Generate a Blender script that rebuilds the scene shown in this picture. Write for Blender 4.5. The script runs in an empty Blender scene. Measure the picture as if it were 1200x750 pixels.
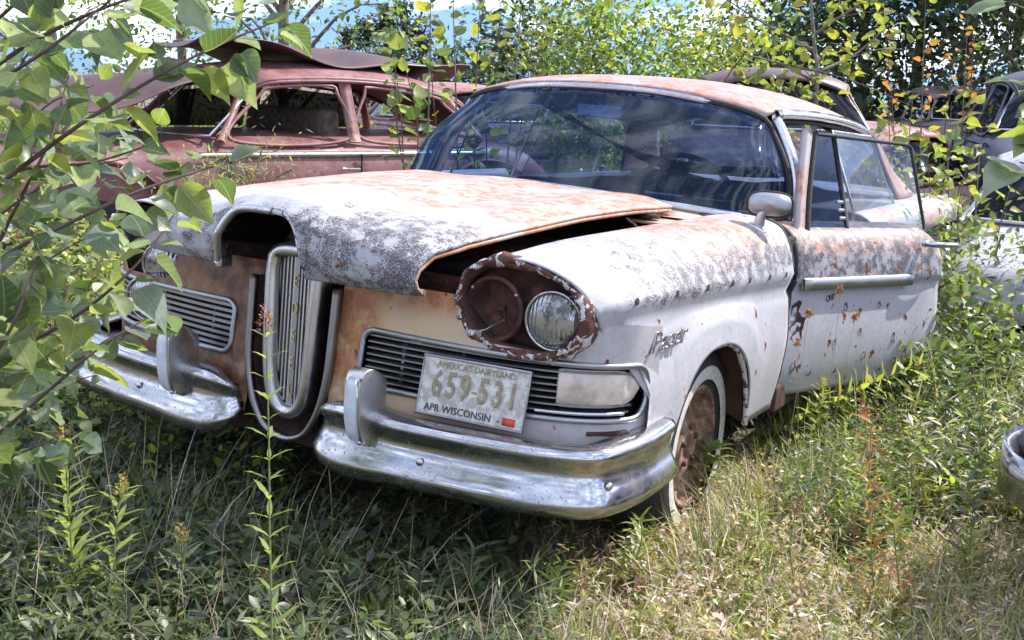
import bpy, bmesh, math, random
import numpy as np
from mathutils import Vector, Matrix
random.seed(7); rng = np.random.default_rng(7)
S = bpy.context.scene
COL = S.collection

# ------------------------------------------------------------------ camera
def cam_axes(yaw, pitch, roll):
    f = Vector((math.cos(pitch)*math.cos(yaw), math.cos(pitch)*math.sin(yaw), math.sin(pitch)))
    r = f.cross(Vector((0, 0, 1))).normalized(); u = r.cross(f)
    c, s = math.cos(roll), math.sin(roll)
    return f, r*c + u*s, u*c - r*s
def cam_matrix(yaw, pitch, roll, loc):
    f, r, u = cam_axes(math.radians(yaw), math.radians(pitch), math.radians(roll))
    return Matrix(((r.x, u.x, -f.x, loc[0]), (r.y, u.y, -f.y, loc[1]), (r.z, u.z, -f.z, loc[2]), (0, 0, 0, 1)))
CAM_W = cam_matrix(210.12, -11.8, 2.2, (3.229, 2.064, 1.40))
CAM_C = cam_matrix(210.12, -11.33, 4.12, (3.229, 2.064, 1.347))   # the same camera in the car's own frame
CAR_T = CAM_W @ CAM_C.inverted()
FPX = 1299.4
cd = bpy.data.cameras.new('camera'); cam = bpy.data.objects.new('camera', cd); COL.objects.link(cam)
cam.matrix_world = CAM_W; cd.sensor_width = 36; cd.lens = 36*FPX/1200; cd.clip_start = .05; cd.clip_end = 3000
S.camera = cam

# ------------------------------------------------------------------ sky, sun, exposure
SUN = Vector((-.60, .36, .72)).normalized()
w = bpy.data.worlds.new('World'); S.world = w; w.use_nodes = True
nt = w.node_tree; bg = nt.nodes['Background']
sky = nt.nodes.new('ShaderNodeTexSky'); sky.sky_type = 'NISHITA'; sky.sun_disc = False
sky.sun_elevation = math.asin(SUN.z); sky.sun_rotation = math.atan2(SUN.x, SUN.y); sky.air_density = 1.0; sky.dust_density = .25; sky.ozone_density = 3.0; sky.altitude = 300
tcw = nt.nodes.new('ShaderNodeTexCoord'); mp = nt.nodes.new('ShaderNodeMapping'); mp.inputs['Scale'].default_value = (1, 1, 2.6)
nz = nt.nodes.new('ShaderNodeTexNoise'); nz.inputs['Scale'].default_value = 5.5; nz.inputs['Detail'].default_value = 9; nz.inputs['Roughness'].default_value = .55
cr_ = nt.nodes.new('ShaderNodeValToRGB'); cr_.color_ramp.elements[0].position = .46; cr_.color_ramp.elements[1].position = .62
mx = nt.nodes.new('ShaderNodeMix'); mx.data_type = 'RGBA'; mx.inputs[7].default_value = (7.5, 7.9, 8.6, 1)
lift = nt.nodes.new('ShaderNodeMapping'); lift.inputs['Location'].default_value = (0, 0, .60); nt.links.new(tcw.outputs['Generated'], lift.inputs[0]); nt.links.new(lift.outputs[0], sky.inputs['Vector'])
nt.links.new(tcw.outputs['Generated'], mp.inputs[0]); nt.links.new(mp.outputs[0], nz.inputs['Vector'])
nt.links.new(nz.outputs['Fac'], cr_.inputs[0]); nt.links.new(cr_.outputs[0], mx.inputs[0])
nt.links.new(sky.outputs[0], mx.inputs[6]); nt.links.new(mx.outputs[2], bg.inputs[0]); bg.inputs[1].default_value = .15
sd = bpy.data.lights.new('sun', 'SUN'); sd.energy = 3.0; sd.angle = math.radians(.55); sd.color = (1, .965, .91)
so = bpy.data.objects.new('sun', sd); COL.objects.link(so)
so.rotation_euler = SUN.to_track_quat('Z', 'Y').to_euler(); so.location = SUN*30
S.view_settings.view_transform = 'Standard'; S.view_settings.look = 'None'
S.view_settings.exposure = 1.42; S.view_settings.gamma = 1

# ------------------------------------------------------------------ material helpers
class NM:
    def __init__(s, name):
        s.m = bpy.data.materials.new(name); s.m.use_nodes = True; s.nt = s.m.node_tree
        s.b = s.nt.nodes['Principled BSDF']; s.tc = s.nt.nodes.new('ShaderNodeTexCoord'); s.co = s.tc.outputs['Object']; s._xyz = None
    def n(s, t): return s.nt.nodes.new(t)
    def put(s, sock, v):
        if v is None: return
        if hasattr(v, 'is_output'): s.nt.links.new(v, sock)
        elif isinstance(v, (tuple, list)) and len(v) == 3 and sock.type == 'RGBA': sock.default_value = (*v, 1)
        else: sock.default_value = v
    def xyz(s, k):
        if s._xyz is None:
            s._xyz = s.n('ShaderNodeSeparateXYZ'); s.put(s._xyz.inputs[0], s.co)
        return s._xyz.outputs[k]
    def mapping(s, scale=(1, 1, 1), rot=(0, 0, 0), loc=(0, 0, 0)):
        m = s.n('ShaderNodeMapping'); s.put(m.inputs[0], s.co); m.inputs['Scale'].default_value = scale; m.inputs['Rotation'].default_value = rot; m.inputs['Location'].default_value = loc
        return m.outputs[0]
    def noise(s, scale, detail=4, rough=.6, dist=0, vec=None):
        t = s.n('ShaderNodeTexNoise'); s.put(t.inputs['Vector'], vec or s.co); t.inputs['Scale'].default_value = scale
        t.inputs['Detail'].default_value = detail; t.inputs['Roughness'].default_value = rough; t.inputs['Distortion'].default_value = dist
        return t.outputs['Fac']
    def voro(s, scale, vec=None, feat='F1'):
        t = s.n('ShaderNodeTexVoronoi'); t.feature = feat; s.put(t.inputs['Vector'], vec or s.co); t.inputs['Scale'].default_value = scale
        return t.outputs['Distance']
    def mr(s, v, a, b, c=0., d=1.):
        t = s.n('ShaderNodeMapRange'); t.interpolation_type = 'SMOOTHSTEP'
        for i, q in enumerate((v, a, b, c, d)): s.put(t.inputs[i], q)
        return t.outputs[0]
    def math(s, op, a, b=None, clamp=False):
        t = s.n('ShaderNodeMath'); t.operation = op; t.use_clamp = clamp; s.put(t.inputs[0], a)
        if b is not None: s.put(t.inputs[1], b)
        return t.outputs[0]
    def mul(s, *a):
        r = a[0]
        for b in a[1:]: r = s.math('MULTIPLY', r, b)
        return r
    def add(s, a, b): return s.math('ADD', a, b)
    def mx(s, *a):
        r = a[0]
        for b in a[1:]: r = s.math('MAXIMUM', r, b)
        return r
    def mix(s, f, a, b):
        t = s.n('ShaderNodeMix'); t.data_type = 'RGBA'; s.put(t.inputs[0], f); s.put(t.inputs[6], a); s.put(t.inputs[7], b)
        return t.outputs[2]
    def bump(s, h, st=.3, d=.01):
        t = s.n('ShaderNodeBump'); t.inputs['Strength'].default_value = st; t.inputs['Distance'].default_value = d; s.put(t.inputs['Height'], h)
        s.nt.links.new(t.outputs[0], s.b.inputs['Normal'])
    def out(s, col=None, rough=None, metal=None, **k):
        s.put(s.b.inputs['Base Color'], col); s.put(s.b.inputs['Roughness'], rough); s.put(s.b.inputs['Metallic'], metal)
        for a, v in k.items(): s.put(s.b.inputs[a], v)
        return s.m
def plain(name, col, rough=.6, metal=0., var=.25, scale=30):
    m = NM(name); f = m.noise(scale, 5)
    m.bump(f, .15, .004)
    return m.out(m.mix(m.mr(f, .3, .7), tuple(c*(1-var) for c in col), tuple(min(1, c*(1+var)) for c in col)), rough, metal)

# ------------------------------------------------------------------ mesh helpers
def empty(name, loc=(0, 0, 0), rz=0, label=None, cat=None, group=None):
    o = bpy.data.objects.new(name, None); COL.objects.link(o); o.location = loc; o.rotation_euler = (0, 0, rz)
    o.empty_display_size = .2
    tag(o, label, cat, group); return o
def tag(o, label=None, cat=None, group=None, kind=None):
    if label: o['label'] = label
    if cat: o['category'] = cat
    if group: o['group'] = group
    if kind: o['kind'] = kind
    return o
def link(name, me, mat, parent=None, smooth=True, solid=0, bevel=0, off=-1):
    o = bpy.data.objects.new(name, me); COL.objects.link(o)
    if mat and not me.materials: me.materials.append(mat)
    if smooth and len(me.polygons): me.polygons.foreach_set('use_smooth', [True]*len(me.polygons))
    if parent: o.parent = parent
    if solid: m = o.modifiers.new('s', 'SOLIDIFY'); m.thickness = solid; m.offset = off
    if bevel: m = o.modifiers.new('b', 'BEVEL'); m.width = bevel; m.segments = 2; m.limit_method = 'ANGLE'
    return o
def mesh(name, v, f, mat, parent=None, **k):
    me = bpy.data.meshes.new(name); me.from_pydata([tuple(p) for p in v], [], f); me.update()
    return link(name, me, mat, parent, **k)
def cr(P, n, closed=False):
    """Catmull-Rom resample of a polyline to n points."""
    P = np.asarray(P, float); m = len(P)
    if m == 2: t = np.linspace(0, 1, n)[:, None]; return P[0]*(1-t)+P[1]*t
    if closed: Q = np.vstack([P[-1:], P, P[:2]]); seg = m
    else: Q = np.vstack([2*P[0]-P[1], P, 2*P[-1]-P[-2]]); seg = m-1
    L = np.concatenate([[0], np.cumsum(np.linalg.norm(np.diff(Q[1:seg+2], axis=0), axis=1)+1e-9)])
    d = np.linspace(0, L[-1], n, endpoint=not closed)
    i = np.clip(np.searchsorted(L, d, 'right')-1, 0, seg-1); t = ((d-L[i])/(L[i+1]-L[i]))[:, None]
    p0, p1, p2, p3 = Q[i], Q[i+1], Q[i+2], Q[i+3]
    return .5*(2*p1+(p2-p0)*t+(2*p0-5*p1+4*p2-p3)*t*t+(3*p1-p0-3*p2+p3)*t**3)
def surf(rows, nu, nv):
    R = [cr(r, nv) for r in rows]; R = np.array(R)
    return np.stack([cr(R[:, j], nu) for j in range(nv)], 1)
def gfaces(nu, nv, cu=False, cv=False, flip=False, keep=None):
    F = []
    for i in range(nu if cu else nu-1):
        for j in range(nv if cv else nv-1):
            a, b, c, d = i*nv+j, i*nv+(j+1) % nv, ((i+1) % nu)*nv+(j+1) % nv, ((i+1) % nu)*nv+j
            if keep is not None and not keep(i, j): continue
            F.append((d, c, b, a) if flip else (a, b, c, d))
    return F
def gmesh(name, G, mat, parent=None, cu=False, cv=False, flip=False, keep=None, **k):
    G = np.asarray(G); nu, nv = G.shape[:2]
    return mesh(name, G.reshape(-1, 3), gfaces(nu, nv, cu, cv, flip, keep), mat, parent, **k)
def frames(path, up=(0, 0, 1), closed=False):
    P = np.asarray(path, float)
    T = np.gradient(P, axis=0) if not closed else np.roll(P, -1, 0)-np.roll(P, 1, 0)
    T /= np.linalg.norm(T, axis=1)[:, None]+1e-12
    A = np.cross(T, np.asarray(up, float)); l = np.linalg.norm(A, axis=1)[:, None]
    A = np.where(l < 1e-3, np.array([1., 0, 0]), A/np.maximum(l, 1e-9)); B = np.cross(A, T)
    return P, T, A, B
def sweep(name, prof, path, mat, parent=None, up=(0, 0, 1), closed=False, cap=True, scale=None, pclosed=True, **k):
    """prof: [(a,b)] along side (A) and up (B) vectors of the path frame."""
    P, T, A, B = frames(path, up, closed); n, m = len(P), len(prof); V = []
    for i in range(n):
        sc = 1 if scale is None else scale[i]
        for a, b in prof: V.append(P[i]+A[i]*a*sc+B[i]*b*sc)
    F = gfaces(n, m, closed, pclosed)
    if cap and not closed and pclosed: F += [tuple(range(m)), tuple((n-1)*m+j for j in reversed(range(m)))]
    return mesh(name, V, F, mat, parent, **k)
def circ(r, n=8, ry=None): return [(r*math.cos(2*math.pi*i/n), (ry or r)*math.sin(2*math.pi*i/n)) for i in range(n)]
def tube(name, path, r, mat, parent=None, n=8, closed=False, up=(0.03, 0.02, 1), **k):
    if np.ndim(r): return sweep(name, circ(1, n), path, mat, parent, up, closed, scale=r, **k)
    return sweep(name, circ(r, n), path, mat, parent, up, closed, **k)
def box(name, c, s, mat, parent=None, bevel=.004, rot=None, taper=None, **k):
    x, y, z = [q/2 for q in s]; V = [Vector((a*x, b*y, d*z)) for d in (-1, 1) for a, b in ((-1, -1), (1, -1), (1, 1), (-1, 1))]
    if taper: V = [Vector((p.x*(taper if p.z > 0 else 1), p.y*(taper if p.z > 0 else 1), p.z)) for p in V]
    if rot is not None: V = [rot @ p for p in V]
    V = [p+Vector(c) for p in V]
    F = [(3, 2, 1, 0), (4, 5, 6, 7), (0, 1, 5, 4), (1, 2, 6, 5), (2, 3, 7, 6), (3, 0, 4, 7)]
    return mesh(name, V, F, mat, parent, smooth=False, bevel=bevel, **k)
def lathe(name, prof, mat, parent=None, n=32, c=(0, 0, 0), axis=(1, 0, 0), **k):
    """prof [(along axis, radius)]"""
    ax = Vector(axis).normalized(); a = ax.orthogonal().normalized(); b = ax.cross(a); c = Vector(c); V = []
    for h, r in prof:
        for i in range(n):
            t = 2*math.pi*i/n; V.append(c+ax*h+(a*math.cos(t)+b*math.sin(t))*max(r, 1e-4))
    return mesh(name, V, gfaces(len(prof), n, False, True), mat, parent, **k)
def text(name, s, size, M, mat, parent=None, ext=.0015, bev=0, sx=1, shear=0, space=1):
    cu = bpy.data.curves.new(name, 'FONT'); cu.body = s; cu.size = size; cu.extrude = ext; cu.bevel_depth = bev; cu.align_x = 'CENTER'; cu.align_y = 'CENTER'
    cu.shear = shear; cu.space_character = space; cu.resolution_u = 3
    o = bpy.data.objects.new('t', cu); COL.objects.link(o); dg = bpy.context.evaluated_depsgraph_get()
    me = bpy.data.meshes.new_from_object(o.evaluated_get(dg)); bpy.data.objects.remove(o); bpy.data.curves.remove(cu)
    me.transform(M @ Matrix.Scale(sx, 4, (1, 0, 0))); me.materials.clear()
    return link(name, me, mat, parent, smooth=False)
def basis(o, x, y):
    """matrix with local X -> x, local Y -> y"""
    x = Vector(x).normalized(); y = Vector(y).normalized(); z = x.cross(y).normalized(); y = z.cross(x)
    return Matrix(((x.x, y.x, z.x, o[0]), (x.y, y.y, z.y, o[1]), (x.z, y.z, z.z, o[2]), (0, 0, 0, 1)))
MIR = np.array([1., -1., 1.])
def pxray(u, v):
    """direction through a pixel of the 1200x750 photograph, world space"""
    return CAM_W.to_3x3() @ Vector(((u-600)/FPX, -(v-375)/FPX, -1))
CAMP = CAM_W.translation
def at_depth(u, v, d): return CAMP + pxray(u, v)*d
def gz(x, y):
    """height of the ground"""
    a = np.clip(x, -5, 2.5); b = np.clip(y, -3, 3)
    return .0237*a-.0242*b+.045+.035*np.sin(1.7*x+.6)*np.sin(1.3*y+1.1)*np.clip((np.hypot(x+1, y)-2.2)/2, 0, 1)
# ------------------------------------------------------------------ car materials
WHITE = (.47, .455, .485); LICH = (.035, .03, .035); RUSTD = (.085, .03, .018); RUSTO = (.40, .15, .05); PINK = (.50, .28, .20)
def car_paint(name, lichen, wash, spots=.25, base=WHITE, streak=(0, 0, 0), lscale=260, wash_col=PINK, sharp=.5, cream=None, dark=None):
    """weathered white paint; lichen(m), wash(m) give 0..1 regions"""
    m = NM(name)
    big = m.noise(5, 5, .6); mid = m.noise(17, 5, .6)
    v = m.mapping((1, 1, 1) if not any(streak) else (1.0, .8, .62), streak)
    fine = m.noise(lscale, 4, .72, .3, v); grit = m.noise(lscale*3.4, 2, .6)
    lr = m.math('MULTIPLY', lichen(m), m.mr(mid, .28, .60, .50, 1.0))
    th = m.mr(lr, 0, 1, .80, sharp-.015)
    patch = m.noise(34, 4, .65, .5)
    lm = m.mr(m.math('SUBTRACT', m.add(m.math('MULTIPLY', fine, .72), m.math('MULTIPLY', patch, .28)), th), -.008, .028)
    thin = m.mul(m.mr(grit, .47, .64), m.mr(lr, .05, .8), .45)
    col = m.mix(m.mr(big, .3, .7), tuple(c*.86 for c in base), base)
    mot = m.add(m.math('MULTIPLY', m.noise(55, 5, .75), .6), m.math('MULTIPLY', m.noise(420, 2, .6), .4)); col = m.mix(m.mr(mot, .38, .66, 0, .52), col, tuple(c*.52 for c in base))
    if cream: col = m.mix(cream(m), col, (.58, .41, .23))
    wr = m.mul(wash(m), m.mr(m.noise(7, 6, .65, .4), .30, .54))
    col = m.mix(m.mul(wr, m.mr(m.noise(60, 3, .7), .2, .65, .45, 1)), col, wash_col)
    col = m.mix(m.mul(m.mr(wr, .40, .9), m.mr(m.noise(26, 5, .7), .44, .60), .85), col, (.36, .13, .06))
    col = m.mix(m.mx(lm, thin), col, m.mix(m.noise(300, 2), LICH, (.13, .11, .12)))
    sp = m.noise(21, 4, .55, .2, m.mapping((1, 1, .75), loc=(3.1, 1.7, 4.4)))
    t0 = .76-.12*spots
    col = m.mix(m.mr(sp, t0-.035, t0), col, (.33, .13, .05)); col = m.mix(m.mr(sp, t0, t0+.015), col, RUSTD)
    if dark: col = m.mix(dark(m), col, (.055, .026, .018))  # dark region: painted shade together with rust
    h = m.add(m.math('MULTIPLY', lm, .5), m.math('MULTIPLY', m.noise(180, 4, .7), .5))
    m.bump(h, .22, .0025)
    return m.out(col, m.mr(big, .3, .7, .42, .62), 0., **{'Specular IOR Level': .45})
def one(k=1.): return lambda m: k
M_hood = car_paint('chalky_white_hood_paint',
    lambda m: m.mx(m.mul(m.mr(m.xyz(0), .35, .80), m.mr(m.xyz(1), -.75, .05, .55, 1), m.mr(m.xyz(2), 1.06, .96, .55, 1)), .36),
    lambda m: m.mul(m.mr(m.xyz(0), .95, .35), m.mr(m.noise(2.2, 3), .25, .46)), .2, sharp=.472)
M_fender = car_paint('chalky_white_fender_paint',
    lambda m: m.mul(m.mr(m.xyz(2), .775, .86, .22, 1), m.mr(m.xyz(2), .99, .90, .66, 1), m.mr(m.xyz(0), .76, .5, .6, 1.), 1.0),
    lambda m: m.mul(m.mr(m.xyz(2), .86, .94), m.mr(m.math('ABSOLUTE', m.add(m.xyz(0), .15)), .62, .08), .9), .5, streak=(0, .6, 0), sharp=.475)
M_door = car_paint('stained_white_door_paint',
    lambda m: m.mx(m.mul(m.mr(m.xyz(2), .70, .80), m.mr(m.noise(9, 3), .3, .6, .7, 1), 1.), m.mul(m.mr(m.noise(26, 3, .6, .2, m.mapping((1, 1, .07))), .46, .78), .5)),
    lambda m: m.mul(m.mr(m.xyz(2), .84, .90), m.mr(m.xyz(0), -1.6, -1.1, .3, 1)), .85, streak=(0, 0, 0), sharp=.46)
M_quarter = car_paint('chalky_white_quarter_paint', one(.35), lambda m: m.mr(m.noise(3), .4, .6), .3)
M_roof = car_paint('rust_washed_roof_paint', one(.3), one(1.), .3, base=(.46, .36, .37), wash_col=(.42, .22, .19))
M_front = car_paint('stained_cream_front_paint', one(.30),
    lambda m: m.mx(m.mr(m.math('ABSOLUTE', m.add(m.xyz(1), -.20)), .13, .03), m.mul(m.mr(m.xyz(2), .74, .82), m.mr(m.xyz(1), .62, .5)), m.mr(m.xyz(1), .1, -.1, 0, 1)), .35, wash_col=(.42, .16, .05),
    cream=lambda m: m.mul(m.mr(m.xyz(1), .85, .35, .12, 1), m.mr(m.noise(4), .25, .6, .40, .95)), dark=lambda m: m.mul(m.mr(m.xyz(1), .0, -.14), m.mr(m.noise(12, 6, .7), .30, .62, 1., .45)))  # far side darkened: its shade and its rust are both in the colour
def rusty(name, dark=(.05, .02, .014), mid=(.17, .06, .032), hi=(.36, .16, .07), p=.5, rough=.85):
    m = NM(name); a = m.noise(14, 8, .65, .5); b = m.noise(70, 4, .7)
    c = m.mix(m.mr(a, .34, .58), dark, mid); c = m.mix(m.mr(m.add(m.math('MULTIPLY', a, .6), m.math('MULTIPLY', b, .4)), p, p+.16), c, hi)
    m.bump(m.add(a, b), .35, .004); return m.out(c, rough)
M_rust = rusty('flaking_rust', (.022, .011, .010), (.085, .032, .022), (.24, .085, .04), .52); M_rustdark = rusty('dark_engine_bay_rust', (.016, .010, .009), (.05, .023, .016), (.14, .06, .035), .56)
def rim_paint(lo=.43):
    m = NM('flaked_bezel_paint'); a = m.noise(32, 6, .7, .6); c = m.mix(m.mr(a, lo, lo+.04), (.09, .03, .02), (.58, .55, .55)); c = m.mix(m.mr(a, .62, .66), c, (.40, .19, .09))
    m.bump(a, .4, .004); return m.out(c, .7)
M_bezel = rim_paint(); M_rim = rim_paint(.53)
def chrome(name, base=(.50, .49, .51), r0=.10, r1=.28, rust=.95, dirt_reflect=.75):
    m = NM(name); a = m.noise(9, 6, .6, .3); f = m.noise(130, 4, .7); 
    sp = m.mul(m.mr(f, .575, .65), m.mr(a, .60-.22*rust, .78-.2*rust))
    film = m.mr(m.noise(23, 7, .72, .3), .70-.3*dirt_reflect, 1.05-.3*dirt_reflect)  # brown film: dirt plus the reflected ground, put into the colour
    col = m.mix(m.math('MULTIPLY', film, .65), base, (.30, .24, .19)); col = m.mix(sp, col, (.10, .045, .025))
    m.bump(m.noise(240, 3), .04, .001)
    return m.out(col, m.mx(m.math('MULTIPLY', film, .30), m.mr(a, .3, .7, r0, r1), m.math('MULTIPLY', sp, .8)), m.math('SUBTRACT', 1., m.mx(m.math('MULTIPLY', film, .35), sp)))
M_bar = chrome('pale_rib_metal', (.62, .60, .57), .4, .6, .1, .3); M_chrome = chrome('pitted_chrome'); M_chrome2 = chrome('dull_chrome_trim', (.58, .57, .58), .22, .42, .3, .5); M_alu = chrome('dull_aluminium', (.36, .36, .37), .35, .5, .2, .5)
M_collar = chrome('tarnished_collar_chrome', (.30, .29, .29), .25, .42, .5, .6)
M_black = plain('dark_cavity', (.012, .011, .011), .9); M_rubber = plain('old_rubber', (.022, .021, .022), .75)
M_gasket_gap = plain('cracked_gasket_gap_shade', (.03, .028, .03), .8)  # real gaskets, and the painted shade of the open door's gap
M_wwall = plain('dirty_whitewall', (.55, .52, .48), .7, var=.2, scale=60); M_dirt = plain('dirty_fabric', (.16, .13, .11), .95, scale=50)
M_guard = plain('pale_guard_insert', (.62, .64, .72), .35, var=.12, scale=40); M_plastic = plain('yellowed_lens', (.52, .44, .37), .22, var=.3, scale=14)
M_wheel = rusty('rusted_wheel_paint', (.09, .04, .028), (.26, .15, .10), (.50, .42, .33), .50)
M_headliner = plain('pale_headliner', (.30, .28, .26), .95, var=.3, scale=8)
def glassy(name, tint, dust=.25, gloss=.10, dcol=(.45, .47, .52), k=1., lo=.50, hi=.72, fk=.5):
    m = NM(name); nt = m.nt; tr = m.n('ShaderNodeBsdfTransparent'); tr.inputs[0].default_value = (*tint, 1)
    gl = m.n('ShaderNodeBsdfGlossy'); gl.inputs['Roughness'].default_value = .03; gl.inputs[0].default_value = (.72, .82, 1, 1)
    df = m.n('ShaderNodeBsdfDiffuse'); df.inputs[0].default_value = (*dcol, 1)
    fr = m.n('ShaderNodeFresnel'); fr.inputs[0].default_value = 1.5
    m1 = m.n('ShaderNodeMixShader'); m2 = m.n('ShaderNodeMixShader'); nt.links.new(m.math('ADD', m.math('MULTIPLY', fr.outputs[0], fk), gloss*.15), m1.inputs[0])
    nt.links.new(tr.outputs[0], m1.inputs[1]); nt.links.new(gl.outputs[0], m1.inputs[2])
    d = m.mul(m.mr(m.noise(3.2*k, 6, .7, .7), lo, hi), dust); d = m.mx(d, m.mul(m.mr(m.noise(160*k, 2), .70, .74), .5), dust*.18)
    nt.links.new(d, m2.inputs[0]); nt.links.new(m1.outputs[0], m2.inputs[1]); nt.links.new(df.outputs[0], m2.inputs[2])
    nt.links.new(m2.outputs[0], nt.nodes['Material Output'].inputs[0]); return m.m
M_wind = glassy('dusty_windshield_glass', (.24, .35, .56), .05, .1, (.38, .46, .66), fk=.34); M_glass = glassy('dusty_side_glass', (.70, .75, .78), .28, .12)
def lensmat():
    m = NM('ribbed_lamp_glass'); wv = m.n('ShaderNodeTexWave'); wv.bands_direction = 'Y'; wv.inputs['Scale'].default_value = 26; wv.inputs['Distortion'].default_value = 1.2
    m.put(wv.inputs['Vector'], m.co); m.bump(wv.outputs['Fac'], .55, .003)
    a = m.noise(14, 5, .7); c = m.mix(m.mr(a, .45, .62), (.42, .43, .44), (.12, .11, .10))
    return m.out(c, .12, .75)
M_lens = lensmat()
# ------------------------------------------------------------------ the white car (built in its own frame: x forward from front axle, y left, z up)
CAR = empty('derelict_sedan', label='rusty white sedan with upright oval centre grille and its near front door hanging open', cat='car')
_l, _q, _s = CAR_T.decompose(); CAR.location = _l; CAR.rotation_mode = 'QUATERNION'; CAR.rotation_quaternion = _q
CP = dict(parent=CAR)
def fl(o, label): o['label'] = label; return o

# ---- front fenders
XC, AA, Z0, ZT = .075, .365, .20, .655
def arch(x):
    t = abs((x-XC)/AA)
    return .33 if t >= 1 else max(.33, Z0+(ZT-Z0)*(1-t**2.4)**(1/2.4))
st = [  # upper profile k0..k7 per station, front to back
 [(.790,.500,.835),(.815,.525,.905),(.835,.62,.945),(.835,.72,.947),(.815,.82,.912),(.785,.880,.842),(.765,.893,.803),(.735,.886,.775)],
 [(.70,.500,.86),(.70,.545,.922),(.70,.63,.955),(.70,.74,.955),(.69,.845,.920),(.675,.912,.868),(.655,.942,.828),(.64,.916,.795)],
 [(.45,.52,.89),(.45,.56,.945),(.45,.66,.968),(.45,.77,.964),(.45,.87,.93),(.45,.93,.878),(.45,.964,.826),(.45,.932,.795)],
 [(.05,.55,.90),(.05,.59,.958),(.05,.68,.978),(.05,.79,.972),(.05,.885,.938),(.05,.942,.876),(.05,.968,.806),(.05,.938,.778)],
 [(-.30,.58,.91),(-.30,.62,.968),(-.30,.71,.988),(-.30,.81,.983),(-.30,.895,.952),(-.30,.947,.876),(-.30,.968,.786),(-.30,.940,.760)],
 [(-.62,.60,.92),(-.62,.64,.975),(-.62,.73,.995),(-.62,.82,.990),(-.62,.90,.960),(-.62,.950,.872),(-.62,.968,.768),(-.62,.942,.744)]]
def fender_grid():
    xs = sorted(set([round(v, 4) for v in list(np.linspace(.70, XC+AA, 10))+[XC+AA*math.cos(t) for t in np.linspace(0.02, math.pi-.02, 40)]+list(np.linspace(XC-AA, -.62, 12))]), reverse=True)
    up = surf(st, 90, 8)   # dense along x
    G = []
    fr = [np.array([up[i, k] for k in range(8)]) for i in range(0, 12)]
    cols = []
    # dense stations by parameter: use x of k6 as key
    key = up[:, 6, 0]
    for i, P in enumerate(up):
        cols.append(P)
    # resample so that stations hit xs
    K = np.array([np.interp(xs, key[::-1], up[::-1, k, c]) for k in range(8) for c in range(3)]).reshape(8, 3, len(xs)).transpose(2, 0, 1)
    front = [up[i] for i in range(len(up)) if key[i] > .705]
    for P, x in [(p, None) for p in front]+list(zip(K, xs)):
        x = P[7, 0] if x is None else x
        sec = np.vstack([cr(P[:7], 34), cr(P[6:8], 4)[1:]])
        zc = P[7, 2]; xb = min(x, .60); zb = arch(min(x, .60)); low = []
        for t in np.linspace(0, 1, 16)[1:]:
            z = zc+(zb-zc)*t; e = min(1, t*2.5)
            yy = P[7, 1]+(.953-P[7, 1])*e+.022*math.sin(math.pi*min(1, max(0, (.80-z)/.50)))
            sl = .09*max(0, (.74-z)/.42)**1.3*min(1, max(0, (-.38-x)/.24))
            low.append((x+(min(x, .60)-x)*e+sl, yy, z))
        G.append(np.vstack([sec, low]))
    return np.array(G)
FG = fender_grid()
fl_ = gmesh('front_fender', FG, M_fender, CAR, solid=.004, off=-1)
fr_ = gmesh('front_fender', FG*MIR, M_fender, CAR, flip=True, solid=.004, off=-1)
for sgn in (1, -1):
    edge = np.array([(x, .953+.004, arch(x)) for x in [XC+AA*math.cos(t) for t in np.linspace(.12, math.pi-.12, 40)]])*np.array([1, sgn, 1])
    tube('arch_lip', edge, .009, M_bezel if sgn > 0 else M_rust, CAR, n=6)
    well = np.array([[(p[0], sgn*y, p[2]+dz) for p in edge] for y, dz in ((.945, .0), (.90, .02), (.70, .05), (.48, .05))])
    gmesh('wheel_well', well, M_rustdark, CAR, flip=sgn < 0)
# holes where the side trim was fixed
for x in (.66, .43, .22, 0., -.16, -.34, -.52):
    z = float(np.interp(-x, [-.655, -.45, -.05, .30, .62], [.828, .826, .806, .786, .768]))
    i = int(np.argmin(abs(FG[:, 30, 0]-x))); j = 22+int(np.argmin(abs(FG[i, 22:34, 2]-(z+.016)))); nn = np.cross(FG[i+1, j]-FG[i-1, j], FG[i, j+1]-FG[i, j-1]); nn = nn/np.linalg.norm(nn); nn = nn*np.sign(nn[1])
    o = lathe('trim_hole', [(.0010, .0), (.0012, .0075), (.0004, .0105)], M_rustdark, CAR, n=10, c=FG[i, j], axis=nn)
for sg in (1, -1): tube('fender_gap_shade', (FG[-1][10:]+np.array([-.012, -.010, 0]))*np.array([1, sg, 1]), .011, M_gasket_gap, CAR, n=6)  # black tube standing in for the shade of the door gap
# rust bitten patch under the trim line, dark stain below the crease
# ---- hood (lies shifted on the car)
HS = lambda x: -.045-.05*min(1, max(0, (.95-x)/1.4))
def hood_pt(t, yn):
    """t 0..1 lip to cowl, yn -1..1 across"""
    # profile along the length for the flank and for the centre
    fx = np.array([.948, .968, .972, .955, .90, .78, .55, .20, -.20, -.50]); fz = np.array([.836, .862, .895, .930, .962, .982, .998, 1.012, 1.022, 1.022])
    tt = np.array([0, .035, .08, .13, .20, .30, .45, .64, .84, 1.]); 
    x = np.interp(t, tt, fx); z = np.interp(t, tt, fz)
    W = np.interp(x, [-.5, 0, .5, .8, .93, 1.0], [.635, .61, .575, .54, .505, .49])
    y = yn*W; ay = abs(y)
    ridge = 1/(1+(ay/.185)**4)            # raised centre
    rh = np.interp(x, [-.5, 0, .5, .85, .97], [.012, .024, .040, .060, .066])
    z = z+ridge*rh*min(1, t/.13); x = x+ridge*.045*max(0, 1-t/.30)
    e = max(0, abs(yn)-.72)/.28
    z -= .030*e*e*(1 if t > .13 else t/.13); x -= .035*e*e*max(0, 1-t/.25)
    return x, y, z
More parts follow.
